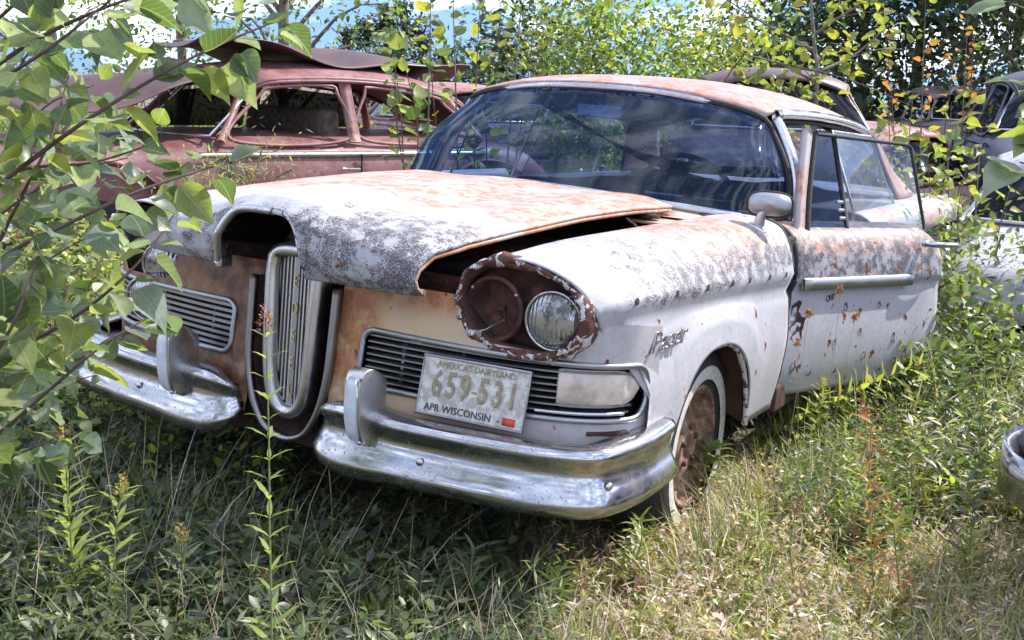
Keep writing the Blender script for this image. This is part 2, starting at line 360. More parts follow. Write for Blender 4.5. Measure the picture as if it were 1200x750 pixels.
def hood_grid(nt_=90, ny=81):
    G = np.zeros((nt_, ny, 3)); ta = np.concatenate([np.linspace(0, .2, 36)[:-1], np.linspace(.2, 1, nt_-35)])
    yn = np.linspace(-1, 1, ny)
    for j, b in enumerate(yn):
        ay = abs(b)*.49
        t0 = 0.
        if ay < .157: t0 = .012+.128*(1-(ay/.157)**3.4)**.5
        for i, t in enumerate(ta):
            tt = t0+(1-t0)*t if t < .2 else t
            if t < .2: tt = t0+(.2-t0)*(t/.2)
            G[i, j] = hood_pt(tt, b)
            G[i, j, 1] += HS(G[i, j, 0])
    # the near edge has sprung up a little behind the lamp
    for i in range(nt_):
        for j in range(ny):
            b = max(0, yn[j]-.1)/.9; G[i, j, 2] += .016*b*b*math.exp(-((G[i, j, 0]-.1)/.55)**2)
    return G
HG = hood_grid()
hood = gmesh('hood', HG, M_hood, CAR, flip=True, solid=.010, off=-1)
arc = [HG[0, j] for j in range(81) if abs(np.linspace(-1, 1, 81)[j])*.49 < .163]
arc = np.array(arc); arc = cr(arc, 60)
k = 34
tube('hood_arch_chrome', arc[:k]+np.array([.004, 0, .0]), np.linspace(.013, .011, k), M_chrome, hood, n=10)
tube('hood_arch_flange', arc[k-1:]+np.array([.001, 0, 0]), .008, M_bezel, hood, n=8)
P = arc[0]; box('chrome_arch_foot', (P[0]-.012, P[1]+.004, P[2]+.018), (.05, .022, .07), M_chrome, hood, bevel=.006)
for a, b in ((0, 27), (53, 80)):     # rolled front lip
    tube('hood_lip', [HG[0, j]+np.array([-.004, 0, .001]) for j in range(a, b+1)], .0075, M_bezel, hood, n=8)
tube('hood_edge', [HG[i, 80]+np.array([0, -.004, -.006]) for i in range(0, 90)], .0065, M_front, hood, n=6)
# underside ribs of the hood
for yy in (-.3, .0, .3):
    tube('hood_brace', [(x, yy-.05, z-.035) for x, z in ((.85, .95), (.5, .985), (0, 1.0), (-.4, 1.005))], .02, M_rustdark, hood, n=6)
# ---- engine bay
bay = [[(-.5, s*.60, .90), (.3, s*.53, .84), (.78, s*.49, .80)] for s in (1,)]
for s in (1, -1):
    g = np.array([[(x, s*(y), z) for x, y, z in ((-.55, .60, .93), (.05, .55, .905), (.45, .52, .90), (.80, .49, .84))], [(x, s*.50, .55) for x in (-.55, .05, .45, .80)]])
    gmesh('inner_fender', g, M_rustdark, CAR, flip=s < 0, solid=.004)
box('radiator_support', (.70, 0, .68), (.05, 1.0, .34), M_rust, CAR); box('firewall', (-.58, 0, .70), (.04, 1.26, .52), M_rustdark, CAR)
box('engine_block', (.02, 0, .66), (.62, .46, .38), M_rust, CAR, bevel=.03); lathe('air_cleaner', [(0, .0), (0, .17), (.05, .19), (.09, .17), (.10, .03), (.12, .0)], M_rustdark, CAR, c=(.05, -.02, .86), axis=(0, 0, 1))
for s in (1, -1): box('valve_cover', (.02, s*.21, .83), (.5, .13, .08), M_rust, CAR, bevel=.02)
tube('radiator_hose', cr([(.66, .18, .82), (.55, .22, .88), (.42, .15, .86), (.32, .08, .82)], 16), .022, M_rubber, CAR)
tube('hood_prop_rod', [(-.18, .50, .975), (-.28, .56, .90)], .006, M_chrome2, CAR)
box('battery', (.5, .36, .76), (.22, .17, .2), M_black, CAR)
box('underbody', (-2.1, 0, .31), (2.9, 1.5, .06), M_rustdark, CAR); box('front_crossmember', (.35, 0, .34), (.9, 1.2, .10), M_rustdark, CAR)

# ---- front panels with the slatted openings
def pan_xy(s):   # s 0..1 along the nose in plan
    P = cr([(.892, .148), (.888, .26), (.876, .42), (.852, .60), (.812, .76), (.752, .875), (.665, .942), (.54, .966)], 200)
    d = s*199; i = int(min(198, d)); t = d-i; return P[i]*(1-t)+P[i+1]*t
_pp = np.array([pan_xy(s) for s in np.linspace(0, 1, 400)])
def pan_n(s):
    a, b = pan_xy(max(0, s-.01)), pan_xy(min(1, s+.01)); t = (b-a)/np.linalg.norm(b-a); return np.array([t[1], -t[0]])
def pan(s, z, off=0.):
    p = pan_xy(s)+pan_n(s)*off; lean = -.17*(z-.60)
    return np.array([p[0]+lean*max(0, 1-s*1.1), p[1], z])
def s_at_y(y): return float(np.interp(y, _pp[:, 1], np.linspace(0, 1, 400)))
SA, SB, ZA, ZB = s_at_y(.238), .945, .552, .704
def rrect(n=120):
    pts = []; r0, r1 = .032, .062; ks = 1/1.02; zc = .0
    def corner(cs, cz, r, a0):
        return [(cs+r*ks*math.cos(a), cz+r*math.sin(a)) for a in np.linspace(a0, a0+math.pi/2, 9)]
    pts += corner(SB-r1*ks, ZB-r1-.012, r1, 0)+corner(SA+r0*ks, ZB-r0, r0, math.pi/2)+corner(SA+r0*ks, ZA+r0, r0, math.pi)+corner(SB-r1*ks, ZA+r1-.004, r1, 1.5*math.pi)
    P = np.array(pts); Q = np.vstack([P, P[:1]]); L = np.concatenate([[0], np.cumsum(np.linalg.norm(np.diff(Q, axis=0), axis=1))])
    d = np.linspace(0, L[-1], n, endpoint=False); return np.stack([np.interp(d, L, Q[:, 0]), np.interp(d, L, Q[:, 1])], 1)
RR = rrect()
def inside(s, z):
    c = False; n = len(RR)
    for i in range(n):
        a, b = RR[i], RR[i-1]
        if (a[1] > z) != (b[1] > z) and s < (b[0]-a[0])*(z-a[1])/(b[1]-a[1])+a[0]: c = not c
    return c
def ztop(s):
    y = pan_xy(s)[1]; return float(np.interp(y, [.15, .50, .515, .53, .56, .80, .85, .90, .945, .97], [.836, .834, .81, .765, .725, .715, .765, .80, .80, .78]))
NS, NZ = 110, 56
ss = np.linspace(0, 1, NS)
for sg in (1, -1):
    mm = np.array([1, sg, 1])
    G = np.array([[pan(s, .40+(ztop(s)-.40)*t)*mm for t in np.linspace(0, 1, NZ)] for s in ss])
    def keep(i, j):
        s = (ss[i]+ss[i+1])/2; z = .40+(ztop(s)-.40)*(j+.5)/(NZ-1); return not inside(s, z)
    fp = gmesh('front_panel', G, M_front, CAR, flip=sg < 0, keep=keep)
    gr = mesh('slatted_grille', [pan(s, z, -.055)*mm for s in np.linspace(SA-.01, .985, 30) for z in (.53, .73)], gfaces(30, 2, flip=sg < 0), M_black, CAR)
    tube('grille_rim', [pan(s, z, .002)*mm for s, z in RR], .0085, M_alu, gr, n=8, closed=True)
    smax = s_at_y(.775) if sg > 0 else SB-.02
    for i in range(8):
        z = ZA+.016+i*(ZB-ZA-.032)/7; s1 = SB-.035-.03*abs(i-3.5)/3.5
        if 1 < i < 6 and sg > 0: s1 = s_at_y(.80)
        sweep('grille_bar', [(-.010, -.0045), (.010, -.0022), (.010, .0022), (-.010, .0045)], [pan(s, z, -.014)*mm for s in np.linspace(SA+.012, s1, 26)], M_alu, gr, smooth=False)
    for s in ((SA+.12, SA+.30) if sg > 0 else (SA+.12, SA+.34, SA+.55)):
        tube('grille_post', [pan(s, z, -.03)*mm for z in (ZA+.01, ZB-.01)], .006, M_alu, gr, n=6)
    if sg > 0:
        # turn lamp
        sa, sb = s_at_y(.80), SB-.03; za, zb = .582, .678
        U = []
        for a in np.linspace(0, 1, 22):
            s = sa+(sb-sa)*a; hh = 1 if a < .55 else math.sqrt(max(0, 1-((a-.55)/.47)**2.2))*(1 if a > .10 else math.sqrt(max(.15, 1-((.10-a)/.10)**2))); row = []
            for b in np.linspace(-1, 1, 11):
                row.append(pan(s, (za+zb)/2+(zb-za)/2*hh*b*.98, -.012+.016*(1-b*b)**.5*(1 if a < .8 else .6)))
            U.append(row)
        tl = gmesh('turn_lamp_lens', U, M_plastic, gr)
        ring = [U[i][0] for i in range(22)]+[U[i][10] for i in range(21, -1, -1)]
        tube('lamp_frame', ring, .005, M_alu, gr, n=6, closed=True)
        sweep('lamp_visor_bar', circ(.005, 6), [pan(s, zb+.014, .004) for s in np.linspace(sa-.02, SB-.10, 20)], M_chrome2, gr)
        sweep('lamp_sill_bar', circ(.005, 6), [pan(s, za-.014, .004) for s in np.linspace(sa-.05, SB-.09, 20)], M_chrome2, gr)

# ---- headlights
def oval(cx, cy, cz, a, b, n=48, e=2.3, dx=0.):
    out = []
    for t in np.linspace(0, 2*math.pi, n, endpoint=False):
        c, s = math.cos(t), math.sin(t)
        y = a*math.copysign(abs(c)**(2/e), c); z = b*math.copysign(abs(s)**(2/e), s)
        out.append((cx-.20*max(0, y)-.10*abs(z)+dx, cy+y, cz+z+(.012*math.cos(t))*-1))
    return np.array(out)
def bezel(sg, mat):
    mm = np.array([1, sg, 1]); L = []
    for (dx, ka, kb) in ((-.11, 1.015, 1.02), (-.05, 1.03, 1.04), (-.008, 1.02, 1.03), (.008, .975, .97), (.004, .90, .87), (-.012, .865, .82), (-.06, .86, .81)):
        L.append(oval(.848, .690, .820, .186*ka, .124*kb, dx=dx)*mm)
    L = np.array(L); L[2:5] += rng.normal(0, .0045, L[2:5].shape); L[2:4, 13:16, 2] += .010
    gmesh('pod_liner', L[4:], M_rust, CAR, cv=True, flip=sg < 0, solid=.003)
    return gmesh('headlight_bezel', L[:5], mat, CAR, cv=True, flip=sg < 0, solid=.003)
bezel(1, M_rim)
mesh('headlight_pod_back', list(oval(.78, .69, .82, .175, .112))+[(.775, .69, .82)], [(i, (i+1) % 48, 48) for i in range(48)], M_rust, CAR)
def lamp(c, ax, mat_lens=M_lens, lit=True, par=CAR):
    c = Vector(c); root = lathe('headlight', [(-.07, .02), (-.06, .055), (-.02, .076), (0., .079), (.004, .0785), (.006, .074), (.002, .0715)], M_chrome, par, n=40, c=c, axis=ax)
    lathe('lens', [(-.001, .072), (.010, .062), (.017, .045), (.022, .02), (.023, .0)], mat_lens, root, n=40, c=c, axis=ax)
    return root
hl = lamp((.808, .780, .802), (1, .10, -.02))
for a in (.9, -1.3):
    p = Vector((.812, .780+.082*math.cos(a), .80+.082*math.sin(a))); tube('retainer_clip', [p+Vector((0, -.008, .01)), p+Vector((.004, .01, .012)), p+Vector((.004, .012, -.008)), p+Vector((0, -.006, -.01))], .0025, M_chrome2, hl, n=6, closed=True)
bk = lathe('lamp_bucket', [(-.06, .0), (-.058, .035), (-.045, .060), (-.02, .073), (.004, .078), (.006, .083), (-.002, .088)], M_rust, CAR, n=36, c=(.818, .607, .808), axis=(1, .02, 0))
box('lamp_socket', (.776, .607, .806), (.02, .03, .014), M_rustdark, bk, bevel=.002)
for a in (.6, 2.5, 4.4): lathe('bucket_screw', [(0, .006), (.004, .005), (.005, 0)], M_alu, bk, n=8, c=(.822, .607+.082*math.cos(a), .808+.082*math.sin(a)), axis=(1, 0, 0))
for s in (.0, .012): tube('lamp_wire', cr([(.776, .607+s, .80), (.80, .62+s, .775), (.815, .60-s, .75), (.822, .585+s, .738)], 14), .0022, M_rubber, bk, n=5)
tube('adjuster_wire', [(.842, .655, .79), (.838, .60, .755), (.835, .565, .742)], .0025, M_chrome2, bk)
box('bracket_tab', (.838, .572, .735), (.004, .035, .03), M_alu, bk)
# far pair: no bezel, the lamps have dropped out of their pods
lamp((.80, -.628, .745), (1, .22, -.10)); lamp((.835, -.655, .640), (1, .30, -.25))
lathe('lamp_bucket', [(-.06, .0), (-.05, .05), (-.02, .085), (.0, .092)], M_rustdark, CAR, n=24, c=(.75, -.60, .79), axis=(1, 0, 0))
box('headlight_pod_back', (.70, -.68, .80), (.05, .36, .24), M_rustdark, CAR)

# ---- centre collar grille
U = cr([(.895, -.152, .80), (.905, -.150, .68), (.915, -.146, .56), (.92, -.125, .46), (.922, -.085, .385), (.922, -.04, .357), (.922, 0, .350), (.922, .04, .357), (.922, .085, .385), (.92, .125, .46), (.915, .146, .56), (.905, .150, .68), (.895, .152, .80)], 70)
col = sweep('grille_collar', [(-.010, -.014), (.009, -.014), (.011, 0), (.007, .011), (-.004, .012), (-.010, .006)], U, M_collar, CAR, up=(1, 0, 0))
Uin = [[(p[0]-.01, p[1]*.93, .36+(p[2]-.36)*.98+.008) for p in U], [(.84, p[1]*.86, .38+(p[2]-.36)*.95) for p in U], [(.80, p[1]*.5, .42+(p[2]-.36)*.85) for p in U]]
gmesh('collar_recess', Uin, M_rustdark, col)
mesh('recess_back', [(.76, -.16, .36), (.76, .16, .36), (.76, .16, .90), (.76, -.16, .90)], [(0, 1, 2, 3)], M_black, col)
RI = np.array([-.045, .004, 0])+cr([(.945, -.085, .842), (.942, -.066, .882), (.940, 0, .892), (.942, .066, .882), (.945, .085, .842), (.955, .081, .70), (.962, .074, .56), (.962, .058, .47), (.960, .030, .432), (.960, 0, .424), (.960, -.030, .432), (.962, -.058, .47), (.962, -.074, .56), (.955, -.081, .70)], 84, True)
ring = sweep('grille_ring', [(-.018, -.040), (.019, -.036), (.022, .002), (.013, .016), (-.004, .017), (-.016, .006)], RI, M_chrome2, CAR, up=(1, 0, 0), closed=True)
def ring_w(z): return float(np.interp(z, [.43, .45, .47, .56, .70, .842, .87, .89], [.02, .045, .058, .074, .081, .085, .075, .03]))-.014
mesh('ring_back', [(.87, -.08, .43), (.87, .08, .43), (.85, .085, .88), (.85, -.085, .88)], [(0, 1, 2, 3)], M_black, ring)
for i in range(11):
    y = -.066+.0132*i
    if abs(y) < .004: continue
    zt = .868 if abs(y) < .05 else .862; zb = .445
    while ring_w(zb) < abs(y): zb += .004
    sweep('vertical_bar', [(-.0034, -.008), (.0034, -.008), (.0026, .006), (-.0026, .006)], [(.897-(z-.44)*.045, y+.004, z) for z in np.linspace(zb, zt, 8)], M_bar, ring, up=(1, 0, 0), smooth=False)
sweep('letter_strip', [(-.0085, -.008), (.0085, -.008), (.0085, .006), (-.0085, .006)], [(.901-(z-.44)*.045, .004, z) for z in np.linspace(.445, .868, 6)], M_alu, ring, up=(1, 0, 0), smooth=False)
M_gold = plain('faded_gold_letter', (.58, .46, .26), .4)
for ch, z in zip('EDSEL', (.800, .722, .644, .566, .488)):
    text('letter', ch, .052, basis((.9095-(z-.44)*.045, .004, z), (0, 1, 0), (-.045, 0, 1)), M_gold, ring, ext=.002, sx=.55)

# ---- bumper: two halves with guards
BP = [(-.012, -.092), (.012, -.088), (.030, -.070), (.030, -.048), (.012, -.022), (-.002, .010), (.0, .040), (.012, .056), (.014, .068), (.002, .078), (-.030, .080), (-.060, .076)]
for sg in (1, -1):
    path = cr([(.925, .165, .432), (.965, .185, .43), (.985, .235, .428), (.988, .34, .428), (.972, .54, .428), (.942, .74, .428), (.902, .875, .428), (.845, .958, .430), (.72, .994, .434), (.60, 1.0, .438), (.485, .995, .442)], 80)
    P_, T_, A_, B_ = frames(path); V = []
    for i in range(80):
        e = min(1, i/9.); sc = math.sqrt(max(.02, 1-(1-e)**2)); sz = 1.12 if i < 14 else 1+.12*max(0, 1-(i-14)/6)
        for a, b in BP: V.append((P_[i]+A_[i]*(a*(.35+.65*sc)+.0005*math.sin(i*.9+b*60)*math.sin(i*.37+sg))+B_[i]*b*sc*sz)*np.array([1, sg, 1]))
    bm_ = mesh('front_bumper', V, gfaces(80, 12, pclosed if False else False, False, flip=sg < 0), M_chrome, CAR, solid=.004)
    # inner rounded end
    for s_, r_ in ((.44, .011), (.80, .011)):
        i = int(np.argmin(abs(path[:, 1]-(.52 if s_ < .5 else .97)))); p = path[i]+A_[i]*.014
        lathe('bumper_bolt', [(0, r_), (.004, r_*.9), (.007, .006), (.008, 0)], M_chrome2, bm_, n=14, c=Vector(p*np.array([1, sg, 1]))+Vector((0, 0, -.012)), axis=A_[i]*np.array([1, sg, 1]))
    # guard: curved upright with a pale insert
    gy = .345*sg; gp = [(.945, .598), (.975, .622), (1.008, .636), (1.035, .632), (1.050, .61), (1.052, .56), (1.048, .50), (1.035, .455), (1.005, .425), (.985, .42)]
    ga = cr(gp, 30); wd = np.interp(np.linspace(0, 1, 30), [0, .2, .4, .6, .85, 1], [.027, .027, .025, .025, .023, .015])
    V = []; 
    for (x, z), wv in zip(ga, wd): V += [(x, gy-wv, z), (x, gy+wv, z)]
    n0 = len(V)
    for (x, z), wv in zip(ga, wd): V += [(.940, gy-wv*.95, min(z-.004, .572)), (.940, gy+wv*.95, min(z-.004, .572))]
    F = []
    for i in range(29): F += [(2*i, 2*i+1, 2*i+3, 2*i+2), (2*i, 2*i+2, n0+2*i+2, n0+2*i), (2*i+1, n0+2*i+1, n0+2*i+3, 2*i+3)]
    gd = mesh('bumper_guard', V, F, M_chrome2, bm_, smooth=True, bevel=.004)
    ii = range(10, 26); pl = [(ga[i][0]+.006, gy, ga[i][1]) for i in ii]
    sweep('guard_insert', [(-.022, -.003), (.022, -.003), (.017, .006), (-.017, .006)], pl, M_guard, gd, up=(1, 0, 0), scale=np.interp(np.linspace(0, 1, 16), [0, .12, .5, .9, 1], [.5, .95, 1.05, .85, .5]))
    tube('guard_rim', [(p[0]+.001, gy+.027*sg*(1 if sg > 0 else -1), p[2]) for p in pl], .0035, M_chrome2, gd, n=6)
    lathe('guard_bolt', [(0, .007), (.004, .006), (.006, 0)], M_chrome2, gd, n=10, c=(1.03, gy+.012, .440), axis=(1, .2, -.5))
    # splash pan between bumper and panel
    g = [[pan(s, .47, -.01)*np.array([1, sg, 1]) for s in np.linspace(.02, .98, 24)], [(p[0]-.03, p[1]*sg, .485) for p in cr(path[6:], 24)]]
    gmesh('splash_pan', g, M_alu, CAR, flip=sg > 0)
    box('bumper_bracket', (.84, sg*.45, .42), (.2, .05, .06), M_rustdark, CAR)
box('rusted_patch', (.70, .90, .515), (.12, .05, .012), M_rust, CAR, rot=Matrix.Rotation(-.75, 3, 'Z'))

# ---- licence plate
TL, TR, BR, BL = [Vector(p) for p in ((.872, .447, .668), (.838, .750, .668), (.876, .747, .518), (.910, .444, .518))]
PC = (TL+TR+BR+BL)/4; px_, py_ = (TR-TL).normalized(), (TL-BL).normalized(); PB = basis(PC, px_, py_)
def platemat():
    m = NM('worn_plate_enamel'); a = m.noise(40, 5, .7); c = m.mix(m.mr(a, .40, .62), (.66, .64, .60), (.40, .36, .32)); c = m.mix(m.mr(m.noise(90, 4), .64, .70), c, (.12, .09, .07)); return m.out(c, .55)
M_plate = platemat(); M_ink = plain('faded_plate_ink', (.30, .25, .15), .6, var=.3, scale=120); M_dk = plain('dark_plate_ink', (.06, .055, .06), .6)
pv = [PB @ Vector((a*.1525, b*.076, c)) for c in (-.001, .001) for a, b in ((-1, -1), (1, -1), (1, 1), (-1, 1))]
plate = mesh('licence_plate', pv, [(3, 2, 1, 0), (4, 5, 6, 7), (0, 1, 5, 4), (1, 2, 6, 5), (2, 3, 7, 6), (3, 0, 4, 7)], M_plate, CAR, smooth=False, bevel=.0008)
tube('plate_frame', [PB @ Vector((a*.1535, b*.077, .002)) for a, b in ((-1, -1), (1, -1), (1, 1), (-1, 1))], .0045, M_alu, plate, n=6, closed=True, up=(1, 0, .2))
def ptext(nm, s, size, x, y, mat, sx=1., **k): return text(nm, s, size, PB @ Matrix.Translation((x, y, .0022)), mat, plate, ext=.0012, sx=sx, **k)
ptext('plate_motto', "AMERICA'S DAIRYLAND", .024, 0, .058, M_ink, .88); ptext('plate_number', '659-531', .098, .0, .004, M_ink, .70, bev=.0015) if False else None
for ch, x in zip('659', (-.105, -.064, -.023)): ptext('plate_digit', ch, .096, x, .004, M_ink, .66, bev=.0016)
for ch, x in zip('531', (.030, .071, .112)): ptext('plate_digit', ch, .096, x, .004, M_ink, .66, bev=.0016)
ptext('plate_dash', '-', .06, .004, .004, M_ink)
ptext('plate_state', 'APR WISCONSIN', .027, -.035, -.058, M_dk, .95)
M_red = plain('red_tab', (.55, .06, .04), .5); tab = [PB @ Vector((x, y, .003)) for x, y in ((.095, -.068), (.13, -.068), (.13, -.048), (.095, -.048))]
mesh('plate_tab', tab, [(0, 1, 2, 3)], M_red, plate, solid=.001); ptext('plate_arrow', '-', .03, .083, -.058, M_dk)

# ---- side script
text('fender_script', 'Pacer', .075, basis((.50, .9655, .742), (-1, .05, .02), (0, -.12, 1)), M_chrome, CAR, ext=.004, bev=.001, sx=1.25, shear=.45)

# ---- wheels
def wheel(x, y, z, sg, steer=0, full=True):
    root = empty('wheel'); root.parent = CAR; root.location = (x, y, z); root.rotation_euler = (0, 0, steer)
    ax = (0, sg, 0)
    lathe('tyre', [(-.085, .20), (-.095, .26), (-.085, .315), (-.06, .333), (0, .338), (.06, .333), (.085, .315), (.097, .27), (.092, .235), (.078, .19)], M_rubber, root, n=56, axis=ax)
    lathe('whitewall', [(.0945, .232), (.099, .252), (.0965, .274), (.0945, .278)] if False else [(.0945, .2215), (.0975, .235), (.0992, .255), (.0980, .266)], M_wwall, root, n=56, axis=ax)
    lathe('rim', [(.076, .205), (.084, .198), (.080, .185), (.050, .175), (.030, .160), (.038, .12), (.060, .085), (.062, .05), (.05, .035), (.05, 0)], M_wheel, root, n=40, axis=ax)
    for i in range(5):
        a = i*2*math.pi/5+.3; lathe('lug_nut', [(0, .011), (.014, .010), (.016, 0)], M_rust, root, n=6, c=(.062*math.cos(a), sg*.058, .062*math.sin(a)), axis=ax)
    lathe('brake_drum', [(-.06, .16), (.02, .16)], M_rustdark, root, n=24, axis=ax)
    return root
wheel(-.02, .800, .295, 1, .05); wheel(-.02, -.775, .295, -1, .06); wheel(-3.0, .775, .28, 1); wheel(-3.0, -.775, .28, -1)
# ---- cowl and windshield
BASE = [(-.92, -.825, .990), (-.66, -.77, .985), (-.50, -.55, 1.008), (-.44, -.25, 1.028), (-.43, 0, 1.033), (-.44, .25, 1.028), (-.50, .55, 1.008), (-.66, .77, .985), (-.92, .825, .990)]
TOP = [(-1.03, -.690, 1.300), (-.985, -.655, 1.345), (-.945, -.50, 1.383), (-.915, -.25, 1.400), (-.905, 0, 1.405), (-.915, .25, 1.400), (-.945, .50, 1.383), (-.985, .655, 1.345), (-1.03, .690, 1.300)]
BASE, TOP = np.array(BASE), np.array(TOP)
MID = (BASE+TOP)/2+np.array([[-.005, -.030, 0], [.03, -.03, .01], [.035, -.012, .01], [.035, 0, .01], [.035, 0, .01], [.035, 0, .01], [.035, .012, .01], [.03, .03, .01], [-.005, .030, 0]])
WS = surf([BASE, MID, TOP], 16, 50)
gmesh('windshield', WS, M_wind, CAR)
bs, tp = WS[0], WS[-1]
sweep('windshield_base_trim', [(-.010, -.012), (.012, -.014), (.016, 0), (.006, .012), (-.010, .010)], bs, M_chrome, CAR)
tube('windshield_gasket', tp+np.array([.0, 0, -.004]), .014, M_gasket_gap, CAR, n=8)
for s in (0, -1):
    side = WS[:, s]; sg = -1 if s == 0 else 1
    tube('windshield_side_gasket', side+np.array([.004, 0, 0]), .014, M_gasket_gap, CAR, n=8)
    sweep('a_pillar', [(-.022, -.020), (.020, -.022), (.024, .010), (.010, .024), (-.018, .022)], cr([(-.955, sg*.842, .955), (-.965, sg*.842, 1.02), (-1.02, sg*.795, 1.16), (-1.055, sg*.728, 1.28), (-1.06, sg*.690, 1.335)], 24), M_chrome2, CAR, up=(1, 0, 0))
cw = [[(p[0]+.0, p[1], p[2]-.012) for p in bs], [(p[0]+.10, p[1]*.93, p[2]-.022) for p in bs], [(-.40, p[1]*.80, .975) for p in bs]]
gmesh('cowl', cw, M_front, CAR, flip=True)
box('cowl_vent', (-.52, .50, 1.004), (.05, .24, .006), M_black, CAR, rot=Matrix.Rotation(.22, 3, 'Z')); lathe('bay_cap', [(0, .04), (.012, .04), (.016, 0)], M_black, CAR, n=16, c=(-.30, .53, .975), axis=(0, 0, 1))
box('cowl_side_panel', (-.42, .545, .962), (.34, .14, .010), M_front, CAR)

# ---- roof
rs = []
for x, zc, ze, we in ((-.905, 1.418, 1.335, .665), (-.96, 1.430, 1.348, .680), (-1.15, 1.458, 1.362, .695), (-1.6, 1.474, 1.362, .700), (-2.1, 1.466, 1.345, .695), (-2.5, 1.436, 1.310, .685), (-2.8, 1.392, 1.265, .675), (-3.05, 1.325, 1.215, .655)):
    row = []
    for t in np.linspace(-1, 1, 15):
        a = abs(t); row.append((x-(.11*a**3 if x > -.95 else .06*a**3 if x > -1 else 0), t*we, ze+(zc-ze)*(1-a**2.6)))
    rs.append(row)
RG = surf(rs, 50, 60)
roof = gmesh('roof', RG, M_roof, CAR, flip=True, solid=.012, off=-1)
sweep('roof_front_trim', [(-.012, -.016), (.010, -.014), (.012, .006), (.0, .014), (-.012, .010)], RG[0]+np.array([.004, 0, -.004]), M_chrome, roof)
tube('roof_front_lip', RG[0]+np.array([.0, 0, -.026]), .012, M_bezel, roof, n=8)
for s, sg in ((0, -1), (-1, 1)):
    rail = RG[2:48, s]
    sweep('drip_rail', [(-.014, -.016), (.014, -.016), (.018, .004), (.006, .022), (-.014, .020)], rail+np.array([0, sg*.006, -.006]), M_chrome, roof)
    tube('window_channel', rail+np.array([0, sg*-.010, -.034]), .010, M_gasket_gap, roof, n=6)
hl_ = [[(p[0], p[1]*.96, p[2]-.045-.02*math.sin(7*p[0])*math.cos(5*p[1])) for p in r] for r in RG[2:46:3]]
gmesh('headliner', hl_, M_headliner, CAR)
# torn strip of headliner hanging behind the glass
hang = np.array([[(-1.05, -.42, 1.36), (-1.12, -.20, 1.26), (-1.15, .08, 1.16), (-1.2, .40, 1.13), (-1.25, .62, 1.14)], [(-1.25, -.42, 1.345), (-1.32, -.18, 1.21), (-1.35, .10, 1.10), (-1.4, .42, 1.09), (-1.45, .62, 1.10)]])
gmesh('torn_headliner', surf(hang, 6, 30), M_black, CAR, solid=.01)
# ---- rear: pillars, back glass, quarters, deck
for sg in (1, -1):
    pl = np.array([[(-2.72, sg*.672, 1.285), (-2.90, sg*.665, 1.245), (-3.05, sg*.650, 1.210)], [(-2.80, sg*.735, 1.12), (-2.96, sg*.72, 1.09), (-3.2, sg*.70, 1.08)], [(-2.92, sg*.80, .955), (-3.15, sg*.80, .955), (-3.42, sg*.78, .955)]])
    gmesh('c_pillar', surf(pl, 12, 8), M_roof, CAR, flip=sg < 0, solid=.02)
    tube('pillar_trim', cr([(-2.70, sg*.68, 1.29), (-2.79, sg*.742, 1.12), (-2.91, sg*.812, .96)], 16), .009, M_gasket_gap, CAR)
    # rear quarter with overhanging shoulder and concave flank
    q = []
    for x, yo, zt in ((-1.78, .955, .945), (-2.3, .965, .945), (-2.9, .975, .945), (-3.5, .975, .94), (-4.0, .96, .93), (-4.35, .92, .905), (-4.45, .86, .88)):
        d = float(np.interp(-x, [1.78, 2.4, 3.0, 4.45], [.0, .02, .06, .09])); ro = .33 if not (-3.36 < x < -2.64) else .33
        q.append([(x, sg*.62, zt+.006), (x, sg*.80, zt+.008), (x, sg*(yo-.06), zt-.006), (x, sg*(yo-.012), zt-.035), (x, sg*yo, zt-.075), (x, sg*(yo-.01), zt-.115), (x, sg*(yo-.03-d), zt-.165), (x, sg*(yo-.03-d*.8), zt-.26), (x, sg*(yo-.005), .60), (x, sg*(yo), .50), (x, sg*(yo-.03), .34)])
    gmesh('rear_quarter_panel', surf(q, 50, 44), M_quarter, CAR, flip=sg > 0, solid=.006)
    # sill and door post
    box('rocker_sill', (-1.2, sg*.90, .34), (1.15, .10, .10), M_rust, CAR, bevel=.01)
    box('hinge_post', (-.68, sg*.875, .62), (.10, .11, .62), M_black, CAR, bevel=.01)  # hinge post in cavity black, painting in the darkness behind the door gap
    box('centre_post', (-1.76, sg*.88, .62), (.06, .10, .60), M_rust, CAR, bevel=.01)
dk = [[(x, y, z-.03*abs(y)**3) for y in np.linspace(-.66, .66, 9)] for x, z in ((-3.20, .955), (-3.42, .965), (-3.8, .965), (-4.2, .945), (-4.42, .90), (-4.46, .80), (-4.46, .5))]
gmesh('trunk_lid', surf(dk, 30, 30), M_quarter, CAR, flip=True)
bgl = np.array([[(-2.98, y, 1.325-.25*abs(y)**3+.0) for y in np.linspace(-.63, .63, 9)], [(-3.22, y, 1.17-.2*abs(y)**3) for y in np.linspace(-.66, .66, 9)], [(-3.38, y, .965) for y in np.linspace(-.70, .70, 9)]])
gmesh('rear_window', surf(bgl, 12, 24), M_glass, CAR, flip=True)
sweep('rear_bumper', [(-.012, -.09), (.03, -.05), (0, .02), (.014, .07), (-.03, .08)], cr([(-4.25, -1.0, .45), (-4.5, -.93, .45), (-4.6, -.5, .45), (-4.62, 0, .45), (-4.6, .5, .45), (-4.5, .93, .45), (-4.25, 1.0, .45)][::-1], 40), M_chrome, CAR)
